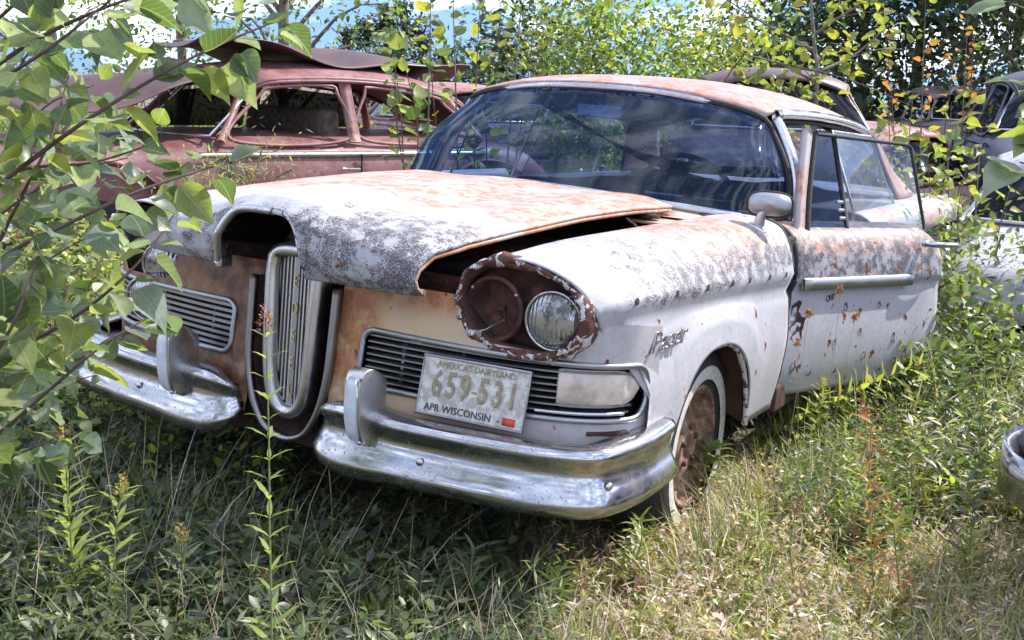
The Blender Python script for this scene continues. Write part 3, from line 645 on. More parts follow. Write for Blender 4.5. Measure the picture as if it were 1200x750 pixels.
# far front door, rear door glass
fd = [[(x, -.965+dy, z) for x in (-.64, -1.2, -1.76)] for z, dy in ((.945, .06), (.90, .02), (.78, 0), (.6, 0), (.34, .02))]
gmesh('far_front_door', surf(fd, 20, 12), M_quarter, CAR, solid=.05, off=1)
for x0, x1, sg in ((-1.12, -1.70, -1), (-1.80, -2.62, -1), (-1.80, -2.62, 1)):
    y0, y1 = sg*.865, sg*.72; t0 = 1.315 if x0 > -1.5 else 1.30
    c4 = [(x0, y0, .94), (x1, y0, .94), (x1+(.10 if x1 < -2 else 0), y1, t0-(.02 if x1 < -2 else 0)), (x0-(.02 if x0 > -1.5 else 0), y1, t0)]
    gl_ = mesh('side_glass', c4, [(0, 1, 2, 3)], M_glass, CAR); tube('glass_edge', c4, .007, M_chrome2, gl_, n=6, closed=True)
for y0 in (-.80,): tube('far_vent_frame', [(-1.0, -.85, .95), (-1.12, -.76, 1.28)], .009, M_gasket_gap, CAR)
# ---- interior
M_seat = plain('rotten_seat_cloth', (.09, .07, .06), .95, var=.5, scale=18); M_dash = plain('faded_dash', (.16, .15, .16), .6)
ds = [[(x, y, z) for y in np.linspace(-.76, .76, 7)] for x, z in ((-.52, .985), (-.70, .995), (-.86, .975), (-.93, .92), (-.90, .80), (-.80, .70))]
gmesh('dashboard', surf(ds, 16, 12), M_dash, CAR)
def seat(x, z=.45):
    c = surf([[(x+.5, y, z) for y in (-.68, -.3, .3, .68)], [(x+.48, y, z+.09) for y in (-.68, -.3, .3, .68)], [(x+.25, y, z+.11) for y in (-.68, -.3, .3, .68)], [(x+.02, y, z+.07) for y in (-.68, -.3, .3, .68)], [(x-.06, y, z+.30) for y in (-.68, -.3, .3, .68)], [(x-.13, y, z+.50) for y in (-.66, -.3, .3, .66)], [(x-.20, y, z+.52) for y in (-.66, -.3, .3, .66)], [(x-.24, y, z+.3) for y in (-.68, -.3, .3, .68)], [(x-.22, y, z-.1) for y in (-.68, -.3, .3, .68)]], 40, 20)
    c[:, :, 2] += .02*np.sin(c[:, :, 1]*9+c[:, :, 0]*5); gmesh('seat', c, M_seat, CAR, solid=.01)
seat(-1.55); seat(-2.55)
SWc = Vector((-1.03, .38, 1.0)); sw = [SWc+Vector((.10*math.sin(t), .20*math.cos(t), .17*math.sin(t))) for t in np.linspace(0, 2*math.pi, 40, endpoint=False)]
swo = tube('steering_wheel', sw, .011, M_black, CAR, closed=True); tube('steering_column', [SWc, (-.6, .38, .72)], .024, M_black, swo)
tube('wheel_spoke', [sw[0], SWc, sw[20]], .009, M_chrome2, swo)
im = box('interior_mirror', (-.985, -.03, 1.318), (.018, .21, .062), M_chrome2, CAR, bevel=.008); tube('mirror_stem', [(-.985, -.03, 1.33), (-.96, -.03, 1.385)], .007, M_chrome2, im)
for sg in (1, -1):
    vs = surf([[(-1.02, sg*.10, 1.385), (-1.06, sg*.62, 1.345)], [(-1.10, sg*.10, 1.35), (-1.14, sg*.60, 1.31)]], 4, 8); gmesh('sun_visor', vs, M_headliner, CAR, solid=.015)
# ---- door mirror
dm = empty('door_mirror'); dm.parent = CAR
lathe('mirror_base', [(0, .038), (.010, .034), (.016, .02)], M_chrome2, dm, n=20, c=(-.46, .865, .965), axis=(0, .35, 1))
tube('mirror_stalk', cr([(-.46, .868, .975), (-.455, .875, 1.01), (-.455, .885, 1.035), (-.468, .892, 1.045)], 12), np.linspace(.020, .012, 12), M_chrome2, dm, n=10)
MB_ = basis((-.475, .895, 1.052), (-.28, 1, 0), (-.1, 0, 1))
out = [MB_ @ Vector((.075*math.copysign(abs(math.cos(t))**.7, math.cos(t)), .041*math.copysign(abs(math.sin(t))**.7, math.sin(t)), 0)) for t in np.linspace(0, 2*math.pi, 40, endpoint=False)]
nrm = (MB_.to_3x3() @ Vector((0, 0, 1))); nrm = nrm if nrm.x > 0 else -nrm
L = [[p-nrm*.004 for p in out], [p for p in out], [MB_.translation+(p-MB_.translation)*.9+nrm*.020 for p in out], [MB_.translation+(p-MB_.translation)*.5+nrm*.034 for p in out], [MB_.translation+(p-MB_.translation)*.02+nrm*.038 for p in out]]
gmesh('mirror_shell', np.array([[tuple(q) for q in r] for r in L]), M_alu, dm, cv=True)
tube('mirror_rim', out, .006, M_gasket_gap, dm, n=6, closed=True); mesh('mirror_glass', [p-nrm*.004 for p in out], [tuple(range(40))], M_chrome, dm, smooth=False)

# ---- the open front door (own pivot on the hinge)
HX, HY = -.690, .918
D = empty('front_door'); D.parent = CAR; D.location = (HX, HY, 0); D.rotation_euler = (0, math.radians(-1.6), -math.radians(18.5))
DL = 1.06
def dxs(x): return x-HX
rows = []
for x in np.linspace(0, -DL, 12):
    e = max(0, (-x-DL+.10)/.10); r = []
    for y, z in ((-.26, .955), (-.16, .968), (-.08, .962), (-.022, .935), (.016, .88), (.028, .80), (.030, .765), (.014, .74), (.020, .66), (.032, .54), (.03, .44), (.012, .34)):
        r.append((x-(.02 if z < .8 else 0)*e+.085*max(0, (.74-z)/.40)**1.3*max(0, 1+x/.35), y-.012*e, z-.03*e*e*(1 if z > .85 else 0)))
    rows.append(r)
DG = surf(rows, 40, 50)
skin = gmesh('door_skin', DG, M_door, D, flip=False, solid=.005, off=-1)
inner = [[(p[0], p[1]-(.11 if p[2] < .9 else .0), p[2]) for p in r[4:]] for r in rows]
gmesh('door_inner_panel', surf(inner, 10, 12), M_dirt, D)
for xx in (0, -DL):   # end faces
    r = rows[0] if xx == 0 else rows[-1]
    a = [p for p in r]; b = [(p[0], p[1]-(.12 if p[2] < .93 else .03), p[2]-(.02 if p[2] > .93 else 0)) for p in r]
    gmesh('door_edge', np.array([a, b]), M_gasket_gap if xx == 0 else M_quarter, D, solid=.002)  # front face takes the gap black: shade put into its colour
tube('door_gap_shade', [(p[0]+.008, p[1]-.004, p[2]) for p in cr(rows[0][2:], 30)], .013, M_gasket_gap, D, n=8)  # dark tube added as the shadow line between door and fender
mesh('door_underside', [(0, .012, .34), (-DL, .012, .34), (-DL, -.10, .34), (0, -.10, .34)], [(0, 1, 2, 3)], M_rust, D, smooth=False)
sweep('side_trim', [(-.003, -.024), (.006, -.020), (.008, 0), (.006, .020), (-.003, .024)], [(x, .034, .758) for x in np.linspace(-.04, -.80, 12)], M_alu, D)
hn = tube('door_handle', cr([(-.86, .03, .905), (-.90, .065, .905), (-1.0, .072, .905), (-1.06, .066, .905), (-1.085, .058, .905)], 16), np.interp(np.linspace(0, 1, 16), [0, .3, .8, 1], [.012, .013, .010, .005]), M_chrome, D)
lathe('handle_button', [(0, .014), (.02, .013), (.024, 0)], M_chrome, hn, n=14, c=(-.87, .02, .905), axis=(0, 1, 0))
# rust holes in the door skin
for i, (x, z, r) in enumerate([(-.03, .66, .03), (-.05, .60, .038), (-.055, .565, .034), (-.05, .45, .016), (-.30, .52, .012), (-.36, .66, .013), (-.24, .70, .011), (-.47, .56, .011), (-.33, .42, .016), (-.60, .66, .010), (-.52, .46, .012), (-.72, .52, .012), (-.16, .42, .012), (-.66, .40, .011), (-.80, .60, .010)]):
    a = np.linspace(0, 2*math.pi, 12, endpoint=False); rr = 1.3*r*(1+.35*rng.normal(0, 1, 12).clip(-1, 1)); yb = float(np.interp(z, [.34, .44, .54, .66, .74], [.012, .03, .032, .020, .014]))
    mesh('rust_hole', [(x+q*math.cos(t)*.8, yb+.0025+(q*math.sin(t))*.02, z+q*math.sin(t)*1.2) for q, t in zip(rr, a)]+[(x, yb-.004, z)], [(k, (k+1) % 12, 12) for k in range(12)], M_rust if i % 3 else M_rustdark, skin)
# window frame and glass
zt = 1.300; ytop = -.175; yb = -.06
def wf(x, t): return (x, yb+(ytop-yb)*t, .955+(zt-.955)*t)
fo = np.array([wf(-.26, 1.0), wf(-.40, 1.0), wf(-DL+.10, .985), wf(-DL+.07, .95), wf(-DL+.055, 0)])
fr = tube('window_frame', np.vstack([cr(fo[:3], 20), cr(fo[2:4], 4)[1:], cr(fo[3:], 12)[1:]]), .0075, M_gasket_gap, D, n=8)
lead = cr([wf(-.10, -.08), wf(-.15, .35), wf(-.215, .8), wf(-.25, 1.02)], 16)
sweep('frame_post', [(-.030, -.012), (.012, -.012), (.012, .012), (-.030, .012)], lead, M_quarter, fr, up=(0, 1, 0)); tube('post_seal', lead+np.array([-.030, .012, 0]), .010, M_gasket_gap, fr)
tube('vent_divider', [wf(-.42, 0), wf(-.415, 1)], .010, M_gasket_gap, fr)
mesh('window_glass', [wf(-.43, 0), wf(-DL+.06, 0), wf(-DL+.08, .97), wf(-.425, .985)], [(0, 1, 2, 3)], M_glass, D)
mesh('vent_glass', [wf(-.16, 0), wf(-.41, 0), wf(-.41, .98), wf(-.27, .98)], [(0, 1, 2, 3)], M_wind, D)
for z in (.99, 1.02, 1.05): box('vent_latch', wf(-.40, (z-.955)/.345), (.05, .012, .014), M_chrome2, D)
# ------------------------------------------------------------------ vegetation helpers
def leafmat(name, attr=True, trans=.45, rough=.42, tboost=(1.25, 1.25, .68), objrand=None, hue=None):
    m = NM(name); nt = m.nt
    if attr:
        a = m.n('ShaderNodeAttribute'); a.attribute_name = 'Col'; c = a.outputs['Color']
    else:
        oi = m.n('ShaderNodeObjectInfo'); rp = m.n('ShaderNodeValToRGB'); el = rp.color_ramp.elements
        for i, (p, q) in enumerate(objrand):
            e = el[i] if i < 2 else el.new(p)
            e.position = p; e.color = (*q, 1)
        nt.links.new(oi.outputs['Random'], rp.inputs[0]); c = rp.outputs[0]
        mp_ = m.n('ShaderNodeMapping'); m.put(mp_.inputs[0], m.co); cm = m.n('ShaderNodeCombineXYZ')
        for k in range(3): m.put(cm.inputs[k], m.math('MULTIPLY', oi.outputs['Random'], 37.*(k+1)))
        nt.links.new(cm.outputs[0], mp_.inputs['Location']); lv = mp_.outputs[0]
        ay = m.math('ABSOLUTE', m.xyz(1)); sv = m.math('SUBTRACT', m.xyz(0), m.math('MULTIPLY', ay, .9))
        vein = m.mx(m.mr(ay, .022, .006), m.mul(m.mr(m.math('ABSOLUTE', m.math('SUBTRACT', m.math('FRACT', m.math('MULTIPLY', sv, 7.)), .5)), .07, .02), .6))
        v = m.noise(2.5, 4, .6, 0, lv); c = m.mix(m.mr(v, .35, .7, 0, .45), c, (.06, .08, .025)); c = m.mix(m.mul(vein, .55), c, (.34, .38, .20))
        v2 = m.noise(6, 4, .7, .3, lv); c = m.mix(m.mr(v2, .66, .71, 0, .85), c, (.15, .075, .03))
    pr = m.b; m.put(pr.inputs['Base Color'], c); pr.inputs['Roughness'].default_value = rough
    tr = m.n('ShaderNodeBsdfTranslucent'); mul = m.n('ShaderNodeMix'); mul.data_type = 'RGBA'; mul.blend_type = 'MULTIPLY'; mul.inputs[0].default_value = 1
    m.put(mul.inputs[6], c); mul.inputs[7].default_value = (tboost[0]*1.5, tboost[1]*1.5, tboost[2]*1.5, 1); nt.links.new(mul.outputs[2], tr.inputs[0])
    ms = m.n('ShaderNodeMixShader'); ms.inputs[0].default_value = trans
    nt.links.new(pr.outputs[0], ms.inputs[1]); nt.links.new(tr.outputs[0], ms.inputs[2]); nt.links.new(ms.outputs[0], nt.nodes['Material Output'].inputs[0])
    return m.m
M_leafa = leafmat('leaf_tissue'); M_grass = leafmat('grass_tissue', trans=.3, rough=.55, tboost=(1.1, 1.15, .7))
M_bark = plain('grey_bark', (.16, .13, .11), .9, var=.4, scale=40); M_twig = plain('reddish_twig', (.10, .055, .05), .7, var=.3); M_greenstem = plain('green_stem', (.16, .19, .07), .6)
M_drystem = plain('dry_stem', (.30, .22, .15), .8)
def unit_leaf(kind):
    """leaf template: base at origin, length 1 along +x, upper side +z"""
    if kind == 'poplar': out = [(0, 0), (.03, .20), (.14, .36), (.30, .43), (.48, .40), (.66, .29), (.83, .13), (1, 0)]
    elif kind == 'oval': out = [(0, 0), (.15, .17), (.4, .26), (.65, .21), (.85, .10), (1, 0)]
    elif kind == 'lance': out = [(0, 0), (.25, .065), (.5, .075), (.75, .05), (1, 0)]
    elif kind == 'oval2': out = [(0, 0), (.3, .24), (.7, .20), (1, 0)]
    elif kind == 'lance2': out = [(0, 0), (.4, .078), (1, 0)]
    elif kind == 'tri': return np.array([(0, 0, 0), (.45, .28, .06), (1, 0, -.06), (.45, -.28, .06)]), [(0, 1, 2), (0, 2, 3)]
    V = []; n = len(out)
    for x, y in out: V.append((x, 0, -.10*x*x))
    for x, y in out[1:-1]: V.append((x, y, .22*y-.10*x*x+.03*math.sin(9*x)))
    for x, y in out[1:-1]: V.append((x, -y, .22*y-.10*x*x+.03*math.cos(8*x)))
    F = []
    for i in range(n-1):
        a, b = i, i+1
        for base in (n, n+n-2):
            l = base+i-1; r = base+i; f = [a]
            if i+1 < n-1: f = [a, b, r]+([l] if i > 0 else [])
            else: f = [a, b, l]
            F.append(tuple(f) if base == n else tuple(reversed(f)))
    return np.array(V), F
TPL = {k: unit_leaf(k) for k in ('poplar', 'oval', 'lance', 'tri', 'oval2', 'lance2')}
def blade_tpl(bend=.5):
    t = np.array([0, .35, .7, 1.]); w = np.array([.5, .42, .25, 0.])
    x = bend*t**2; z = t*(1-.25*bend*t)
    V = [(x[0], -w[0], z[0]), (x[0], w[0], z[0]), (x[1], -w[1], z[1]), (x[1], w[1], z[1]), (x[2], -w[2], z[2]), (x[2], w[2], z[2]), (x[3], 0, z[3])]
    return np.array(V), [(0, 1, 3, 2), (2, 3, 5, 4), (4, 5, 6)]
def rot_zyx(yaw, pitch, roll):
    cy, sy, cp, sp, cr_, sr = np.cos(yaw), np.sin(yaw), np.cos(pitch), np.sin(pitch), np.cos(roll), np.sin(roll)
    R = np.empty((len(yaw), 3, 3))
    R[:, 0, 0] = cy*cp; R[:, 0, 1] = cy*sp*sr-sy*cr_; R[:, 0, 2] = cy*sp*cr_+sy*sr
    R[:, 1, 0] = sy*cp; R[:, 1, 1] = sy*sp*sr+cy*cr_; R[:, 1, 2] = sy*sp*cr_-cy*sr
    R[:, 2, 0] = -sp; R[:, 2, 1] = cp*sr; R[:, 2, 2] = cp*cr_
    return R
class Stuff:
    """collects many small leaves or blades into one mesh with a colour per leaf"""
    def __init__(s): s.v = []; s.l = []; s.n = []; s.c = []; s.k = 0
    def add(s, tpl, pos, R, scale, col):
        V, F = tpl; N = len(pos); sc = np.asarray(scale)
        if sc.ndim == 1: sc = np.repeat(sc[:, None], 3, 1)
        W = np.einsum('nij,nkj->nki', R, V[None]*sc[:, None, :])+pos[:, None, :]; m = len(V)
        s.v.append(W.reshape(-1, 3)); base = s.k+np.arange(N)*m
        fl = np.concatenate([np.array(f) for f in F]); cnt = np.array([len(f) for f in F])
        s.l.append((base[:, None]+fl[None]).ravel()); s.n.append(np.tile(cnt, N)); s.c.append(np.repeat(col, m, 0)); s.k += N*m
    def build(s, name, mat, parent=None, smooth=True, origin=None):
        v = np.concatenate(s.v); l = np.concatenate(s.l); n = np.concatenate(s.n); c = np.concatenate(s.c)
        if origin is not None: v = v-np.asarray(origin)
        me = bpy.data.meshes.new(name); me.vertices.add(len(v)); me.vertices.foreach_set('co', v.ravel().astype(np.float32))
        me.loops.add(len(l)); me.loops.foreach_set('vertex_index', l.astype(np.int32)); me.polygons.add(len(n))
        st_ = np.concatenate([[0], np.cumsum(n)[:-1]]); me.polygons.foreach_set('loop_start', st_.astype(np.int32)); me.polygons.foreach_set('loop_total', n.astype(np.int32))
        at = me.attributes.new('Col', 'FLOAT_COLOR', 'POINT'); cc = np.ones((len(v), 4), np.float32); cc[:, :3] = np.clip(c, 0, 1); at.data.foreach_set('color', cc.ravel())
        me.update(); return link(name, me, mat, parent, smooth=smooth)
def pick_cols(N, pal, w=None, jit=.18):
    pal = np.array(pal); i = rng.choice(len(pal), N, p=w); c = pal[i]
    return np.clip(c*(1+rng.normal(0, jit, (N, 1)))*(1+rng.normal(0, .06, (N, 3))), 0, 1)
GREENS = [(.10, .155, .035), (.14, .20, .045), (.075, .12, .035), (.20, .24, .05), (.055, .09, .03)]
DARKG = [(.030, .048, .022), (.045, .065, .028), (.022, .036, .020)]
YELL = [(.17, .23, .04), (.24, .29, .05), (.30, .30, .06), (.11, .17, .04)]
PLEAF = [bpy.data.meshes.new('leaf') for _ in range(4)]
for i, me in enumerate(PLEAF):
    V, F = TPL['poplar']; V = V.copy(); V[:, 2] += (.28*(i-1.5))*V[:, 0]**2+.35*(i % 2)*np.abs(V[:, 1])+.05*np.sin(7*V[:, 0]+i*2)*V[:, 1]; V[:, 1] *= (1, .9, 1.08, .82)[i]
    me.from_pydata([tuple(p) for p in V], [], F); me.update(); me.polygons.foreach_set('use_smooth', [True]*len(me.polygons))
def leaf_obj(parent, mats, p, d, up, size, i=None):
    """one leaf as an object of its own; d = direction of the midrib"""
    me = PLEAF[random.randrange(4)] if i is None else PLEAF[i]
    o = bpy.data.objects.new('leaf', me); COL.objects.link(o); o.parent = parent
    x = Vector(d).normalized(); z = (Vector(up)-x*Vector(up).dot(x)).normalized(); y = z.cross(x)
    R = Matrix(((x.x, y.x, z.x), (x.y, y.y, z.y), (x.z, y.z, z.z))).to_4x4()
    o.matrix_local = Matrix.Translation(Vector(p)-parent.location) @ R @ Matrix.Scale(size, 4)
    return o
def variant_leaves(mat):
    out = []
    for me in PLEAF:
        m2 = me.copy(); m2.name = 'leaf'; m2.materials.clear(); m2.materials.append(mat); out.append(m2)
    return out
def branch_leaves(parent, mset, path, n, size, spread=.5, droop=.35, start=.1, pet=.035):
    P = np.asarray(path); L = len(P)
    for k in range(n):
        t = start+(1-start)*(k+random.random()*.8)/n; f = t*(L-1); i = min(L-2, int(f)); q = P[i]+(P[i+1]-P[i])*(f-i)
        tan = Vector(P[i+1]-P[i]).normalized(); a = random.uniform(0, 2*math.pi); o = tan.orthogonal().normalized(); o = Matrix.Rotation(a, 3, tan) @ o
        pd = (o*spread*1.4+tan*.5+Vector((0, 0, .15))).normalized(); s = size*random.uniform(.45, 1.25); pl = pet*random.uniform(.6, 1.5)
        base = Vector(q)+pd*pl; d = (pd+Vector((random.gauss(0, .35), random.gauss(0, .35), random.gauss(-droop, .35)))).normalized()
        up = Vector((random.gauss(0, .55), random.gauss(0, .55), 1))
        l = leaf_obj(parent, None, base, d, up, s); l.data = mset[random.randrange(4)]
def rel(path, o): return np.asarray(path)-np.asarray(o)
# ------------------------------------------------------------------ other wrecks in the yard
def wreck_paint(name, a, b, rust=.5):
    m = NM(name); n1 = m.noise(2.6, 7, .65, .4); n2 = m.noise(16, 6, .7); n3 = m.noise(120, 3)
    c = m.mix(m.mr(n1, .35, .65), a, b); c = m.mix(m.mul(m.mr(n2, .62-.2*rust, .72-.15*rust), .8), c, (.13, .05, .035)); c = m.mix(m.mr(n3, .66, .74, 0, .5), c, (.03, .02, .02))
    m.bump(m.add(n2, n3), .2, .004); return m.out(c, m.mr(n1, .3, .7, .38, .65))
M_maroon = wreck_paint('faded_maroon_paint', (.16, .058, .062), (.29, .135, .135)); M_pink = wreck_paint('sun_bleached_maroon_paint', (.42, .22, .22), (.30, .12, .12), .6)
M_dkmar = wreck_paint('dark_maroon_paint', (.055, .022, .024), (.10, .045, .045), .3); M_dkblue = wreck_paint('dark_blue_paint', (.030, .034, .055), (.06, .065, .10), .2)
M_pale = wreck_paint('pale_lilac_paint', (.42, .40, .46), (.34, .32, .38), .3); M_greycar = wreck_paint('grey_primer', (.26, .20, .20), (.16, .12, .13), .6)
M_dkglass = glassy('grimy_dark_glass', (.13, .14, .15), .06, .05, fk=.22)
M_cabin_dark = glassy('dark_cabin_glass', (.03, .03, .03), .25, .05, (.10, .09, .09), fk=.15)  # dusty near-black panes; the cabin's darkness is put into the glass
def old_car(loc, rz, label, paint, roofp=None, L=4.8, W=.88, belt=1.0, zr=1.52, nose=.88, detail=0, hoodless=False, glass=M_dkglass, name='wrecked_sedan', trimm=None):
    roofp = roofp or paint; trimm = trimm or M_chrome2
    E = empty(name, loc, rz, label, 'car'); f0, r0 = L*.49, -L*.51
    xs = [f0, f0-.10, f0-.35, .95, .45, -.3, -1.0, -1.7, r0+.35, r0+.08, r0]
    tz = [nose-.25, nose-.06, nose+.02, belt-.03, belt, belt, belt, belt-.02, belt-.12, belt-.30, .55]
    ww = [.55, .70, .80, W-.02, W, W, W, W-.01, W-.07, W-.16, .55]
    def halfsec(x, t, w, s): return [(x, 0, t+.02), (x, s*w*.45, t+.012), (x, s*w*.78, t-.012), (x, s*w*.93, t-.07), (x, s*w*.985, t-.18), (x, s*w, t-.30), (x, s*w*.995, .60), (x, s*w*.97, .45), (x, s*w*.92, .32)]
    for s in (1, -1):
        rows = [halfsec(x, t, w, s) for x, t, w in zip(xs, tz, ww)]
        if hoodless: rows = rows[:]
        gmesh('body_side', surf(rows, 60, 36), paint, E, flip=s > 0, solid=.01)
        # fender bulges over the wheels
        for xw in (f0-.85, r0+.95):
            B = [[(xw+.52*math.cos(a)*(1-.15*k), s*(W-.03+.10*math.sin(math.pi*min(1, k*.9+.1))*(1-.5*k*k)), .36+.46*math.sin(a)*(1-.10*k)+(.12*k if xw > 0 else .05*k)) for a in np.linspace(-.12, math.pi+.12, 24)] for k in (1., .6, .3, 0.)]
            gmesh('fender', np.array(B), paint, E, flip=s > 0, solid=.01)
            wr = lathe('wheel', [(-.08, .2), (-.09, .30), (-.05, .335), (.05, .335), (.09, .30), (.085, .21)], M_rubber, E, n=28, c=(xw, s*(W-.12), .30), axis=(0, s, 0))
            lathe('hub', [(.07, .21), (.05, .18), (.06, .09), (.08, .05), (.08, 0)], M_wheel, wr, n=24, c=(xw, s*(W-.12), .30), axis=(0, s, 0))
    # roof
    rr = []
    for x, zc, w in ((.50, zr-.10, .60), (.42, zr-.055, .63), (.15, zr-.01, .655), (-.35, zr+.01, .665), (-.85, zr-.01, .65), (-1.25, zr-.07, .62), (-1.50, zr-.16, .585)):
        rr.append([(x-.10*abs(t)**3*(x > .3), t*w, zc-.115*abs(t)**2.6) for t in np.linspace(-1, 1, 13)])
    RGo = surf(rr, 36, 40); rf = gmesh('roof', RGo, roofp, E, flip=True, solid=.02)
    bk = [RGo[-1], [(p[0]-.22, p[1]*1.10, p[2]-.16) for p in RGo[-1]], [(p[0]-.42, p[1]*1.20, max(belt+.0, p[2]-.36-.02)) for p in RGo[-1]]]
    bk = [list(map(tuple, r)) for r in bk]; bk[2] = [(p[0], p[1], belt+.02) for p in bk[2]]
    gmesh('back_panel', surf(bk, 12, 24), roofp, E, flip=True, solid=.02)
    for s in (1, -1):
        top = RGo[:, -1 if s > 0 else 0]; tube('drip_rail', top+np.array([0, s*.005, -.005]), .014, roofp, rf)
        def sp(x, t):   # point on the side glass plane
            zt_ = float(np.interp(-x, -top[:, 0], top[:, 2])); yt = float(np.interp(-x, -top[:, 0], top[:, 1])); xb = x+.24*(1-t)*(1 if x > .2 else 0)-(.20*(1-t) if x < -1.2 else 0)
            return (xb, s*(W-.06)+(yt-s*(W-.06))*t, belt-.02+(zt_-belt)*t)
        tube('a_pillar', [sp(.42, t) for t in np.linspace(0, 1, 8)], .030, roofp, E); 
        sweep('b_pillar', [(-.045, -.012), (.045, -.012), (.045, .012), (-.045, .012)], [sp(-.36, t) for t in np.linspace(0, 1, 8)], roofp, E, up=(0, 1, 0))
        tube('rear_pillar', [sp(-1.30, t) for t in np.linspace(0, 1, 8)], .035, roofp, E)
        sweep('belt_moulding', [(-.006, -.02), (.01, -.012), (.012, .0), (.01, .012), (-.006, .02)], [(x, s*(W-.015), belt-.10) for x in np.linspace(.85, -1.5, 20)][::s], paint if not detail else trimm, E)
        for x0, x1, nm in ((.36, -.29, 'front_door_glass'), (-.43, -1.22, 'rear_door_glass')):
            q = [sp(x0-.03, .10), sp(x1, .10), sp(x1, .90), sp(x0-.06, .90)]
            g_ = mesh(nm, q, [(0, 1, 2, 3)], glass, E) if glass and not (detail and s > 0) else E
            if detail and s < 0: g_.data.materials.clear(); g_.data.materials.append(M_cabin_dark)
            q2 = [sp(x0-.01, .05), sp(x1-.01, .05), sp(x1+.0, .82), sp(x1+.07, .96), sp(x0-.16, .96), sp(x0-.09, .84)]
            tube('window_frame', cr(q2, 60, True), .013, paint, g_, n=6, closed=True)
        for x in (.62, -.38, -1.35):
            tube('door_gap', [(x, s*(W+.004), z) for z in np.linspace(belt-.10, .40, 8)], .006, M_black, E, n=5)
        hd = tube('door_handle', [(-.22, s*(W+.02), belt-.20), (-.25, s*(W+.045), belt-.20), (-.34, s*(W+.045), belt-.20)], .010, trimm, E)
    # windshield
    bs_ = np.array([(.72+.18*(1-abs(t)**2), t*(W-.10), belt+.02) for t in np.linspace(-1, 1, 15)]); tp_ = np.array([(p[0]+.0, p[1], p[2]-.02) for p in cr(RGo[1], 15)])
    gmesh('windshield', np.array([bs_, (bs_+tp_)/2+np.array([.02, 0, .01]), tp_]), glass, E)
    tube('windshield_trim', np.vstack([bs_, tp_[::-1]]), .012, trimm, E, closed=True); tube('centre_bar', [bs_[7], tp_[7]], .012, trimm, E)
    # front: grille, lamps, bumper
    for s in (1, -1):
        lm_ = lathe('headlight', [(-.05, .10), (.0, .105), (.008, .10), (.004, .088), (.02, .06), (.028, 0)], M_chrome2, E, n=24, c=(f0-.10, s*.62, nose-.18), axis=(1, 0, 0))
    for z in (.50, .57, .64): tube('grille_bar', [(f0-.02-.10*abs(t)**2, t*.52, z) for t in np.linspace(-1, 1, 9)], .016, M_chrome2, E)
    sweep('front_bumper', [(-.012, -.07), (.012, -.06), (.026, -.03), (.028, .02), (.016, .055), (-.012, .07)], cr([(f0-.42, W+.03, .43), (f0-.22, W+.025, .425)]+[(f0+.10-.22*abs(t)**3, t*(W-.02), .42) for t in np.linspace(.96, -.96, 13)]+[(f0-.22, -W-.025, .425), (f0-.42, -W-.03, .43)], 50), trimm, E)
    sweep('rear_bumper', [(-.012, -.07), (.02, -.03), (.024, .03), (-.012, .07)], [(r0-.10+.22*abs(t)**3, t*(W-.02), .42) for t in np.linspace(-1, 1, 17)], trimm, E)
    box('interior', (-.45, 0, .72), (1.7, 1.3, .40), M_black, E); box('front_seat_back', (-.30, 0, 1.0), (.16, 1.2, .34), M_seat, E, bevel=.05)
    return E
def put_at(u, v, d, zg=0.): p = at_depth(u, v, d); return (p.x, p.y, zg)
# maroon sedan beside the white car
p = at_depth(368, 180, 7.7)
mar = old_car((p.x-.25, p.y-.78, .03), math.radians(-20), 'faded maroon sedan with empty side windows and crushed front, left of the white car', M_maroon, M_maroon, belt=.97, zr=1.48, detail=1, glass=M_dkglass, trimm=M_chrome2)
for o in list(mar.children):
    if o.name.startswith('windshield') and 'trim' not in o.name: bpy.data.objects.remove(o)
# bleached, crumpled hood sheet over its cowl
def crumple(name, P, mat, amp, seed, label, cat, nu=30, nv=26, loc=(0, 0, 0), rz=0):
    G = surf(P, nu, nv); r = np.random.default_rng(seed)
    for k in range(7):
        f = r.uniform(2, 8, 2); ph = r.uniform(0, 6, 3); G[:, :, 2] += amp*np.sin(G[:, :, 0]*f[0]+G[:, :, 1]*f[1]+ph[0])/(1+k*.35); G[:, :, 0] += .4*amp*np.sin(G[:, :, 1]*f[1]+ph[1])/(1+k)
    o = gmesh(name, G, mat, solid=.008, smooth=True); o.location = loc; o.rotation_euler = (0, 0, rz); tag(o, label, cat); return o
mc = Vector(mar.location); R20 = math.radians(-20)
crumple('crumpled_hood_panel', [[(.25, -.72, 1.50), (.25, 0, 1.54), (.25, .66, 1.46)], [(.75, -.80, 1.43), (.75, 0, 1.48), (.70, .72, 1.40)], [(1.35, -.85, 1.30), (1.35, 0, 1.36), (1.30, .80, 1.31)], [(1.75, -.8, 1.24), (1.8, 0, 1.27), (1.72, .75, 1.20)]], M_dkmar, .026, 3, 'dark crumpled sheet of hood metal lying over the maroon sedan windshield', 'car panel', loc=mc-Vector((0, 0, .08)), rz=R20)
crumple('rusty_roof_skin', [[(.55, -.66, 1.64), (.5, -.2, 1.74), (.45, .30, 1.74), (.42, .55, 1.68)], [(-.2, -.7, 1.62), (-.2, -.2, 1.70), (-.2, .3, 1.70), (-.22, .52, 1.66)], [(-.9, -.7, 1.56), (-.95, -.2, 1.63), (-1., .3, 1.62), (-1.0, .5, 1.60)], [(-1.6, -.6, 1.54), (-1.6, -.2, 1.55), (-1.65, .2, 1.55), (-1.7, .42, 1.60)]], M_dkmar, .034, 11, 'rusty torn roof skin lying on top of the maroon sedan', 'car panel', loc=mc-Vector((0, 0, .10)), rz=R20)
sc_ = tube('broken_trim', cr([(.42, .62, 1.50), (.50, .66, 1.44), (.60, .70, 1.36), (.56, .70, 1.40)], 14), .028, M_pale, mar)
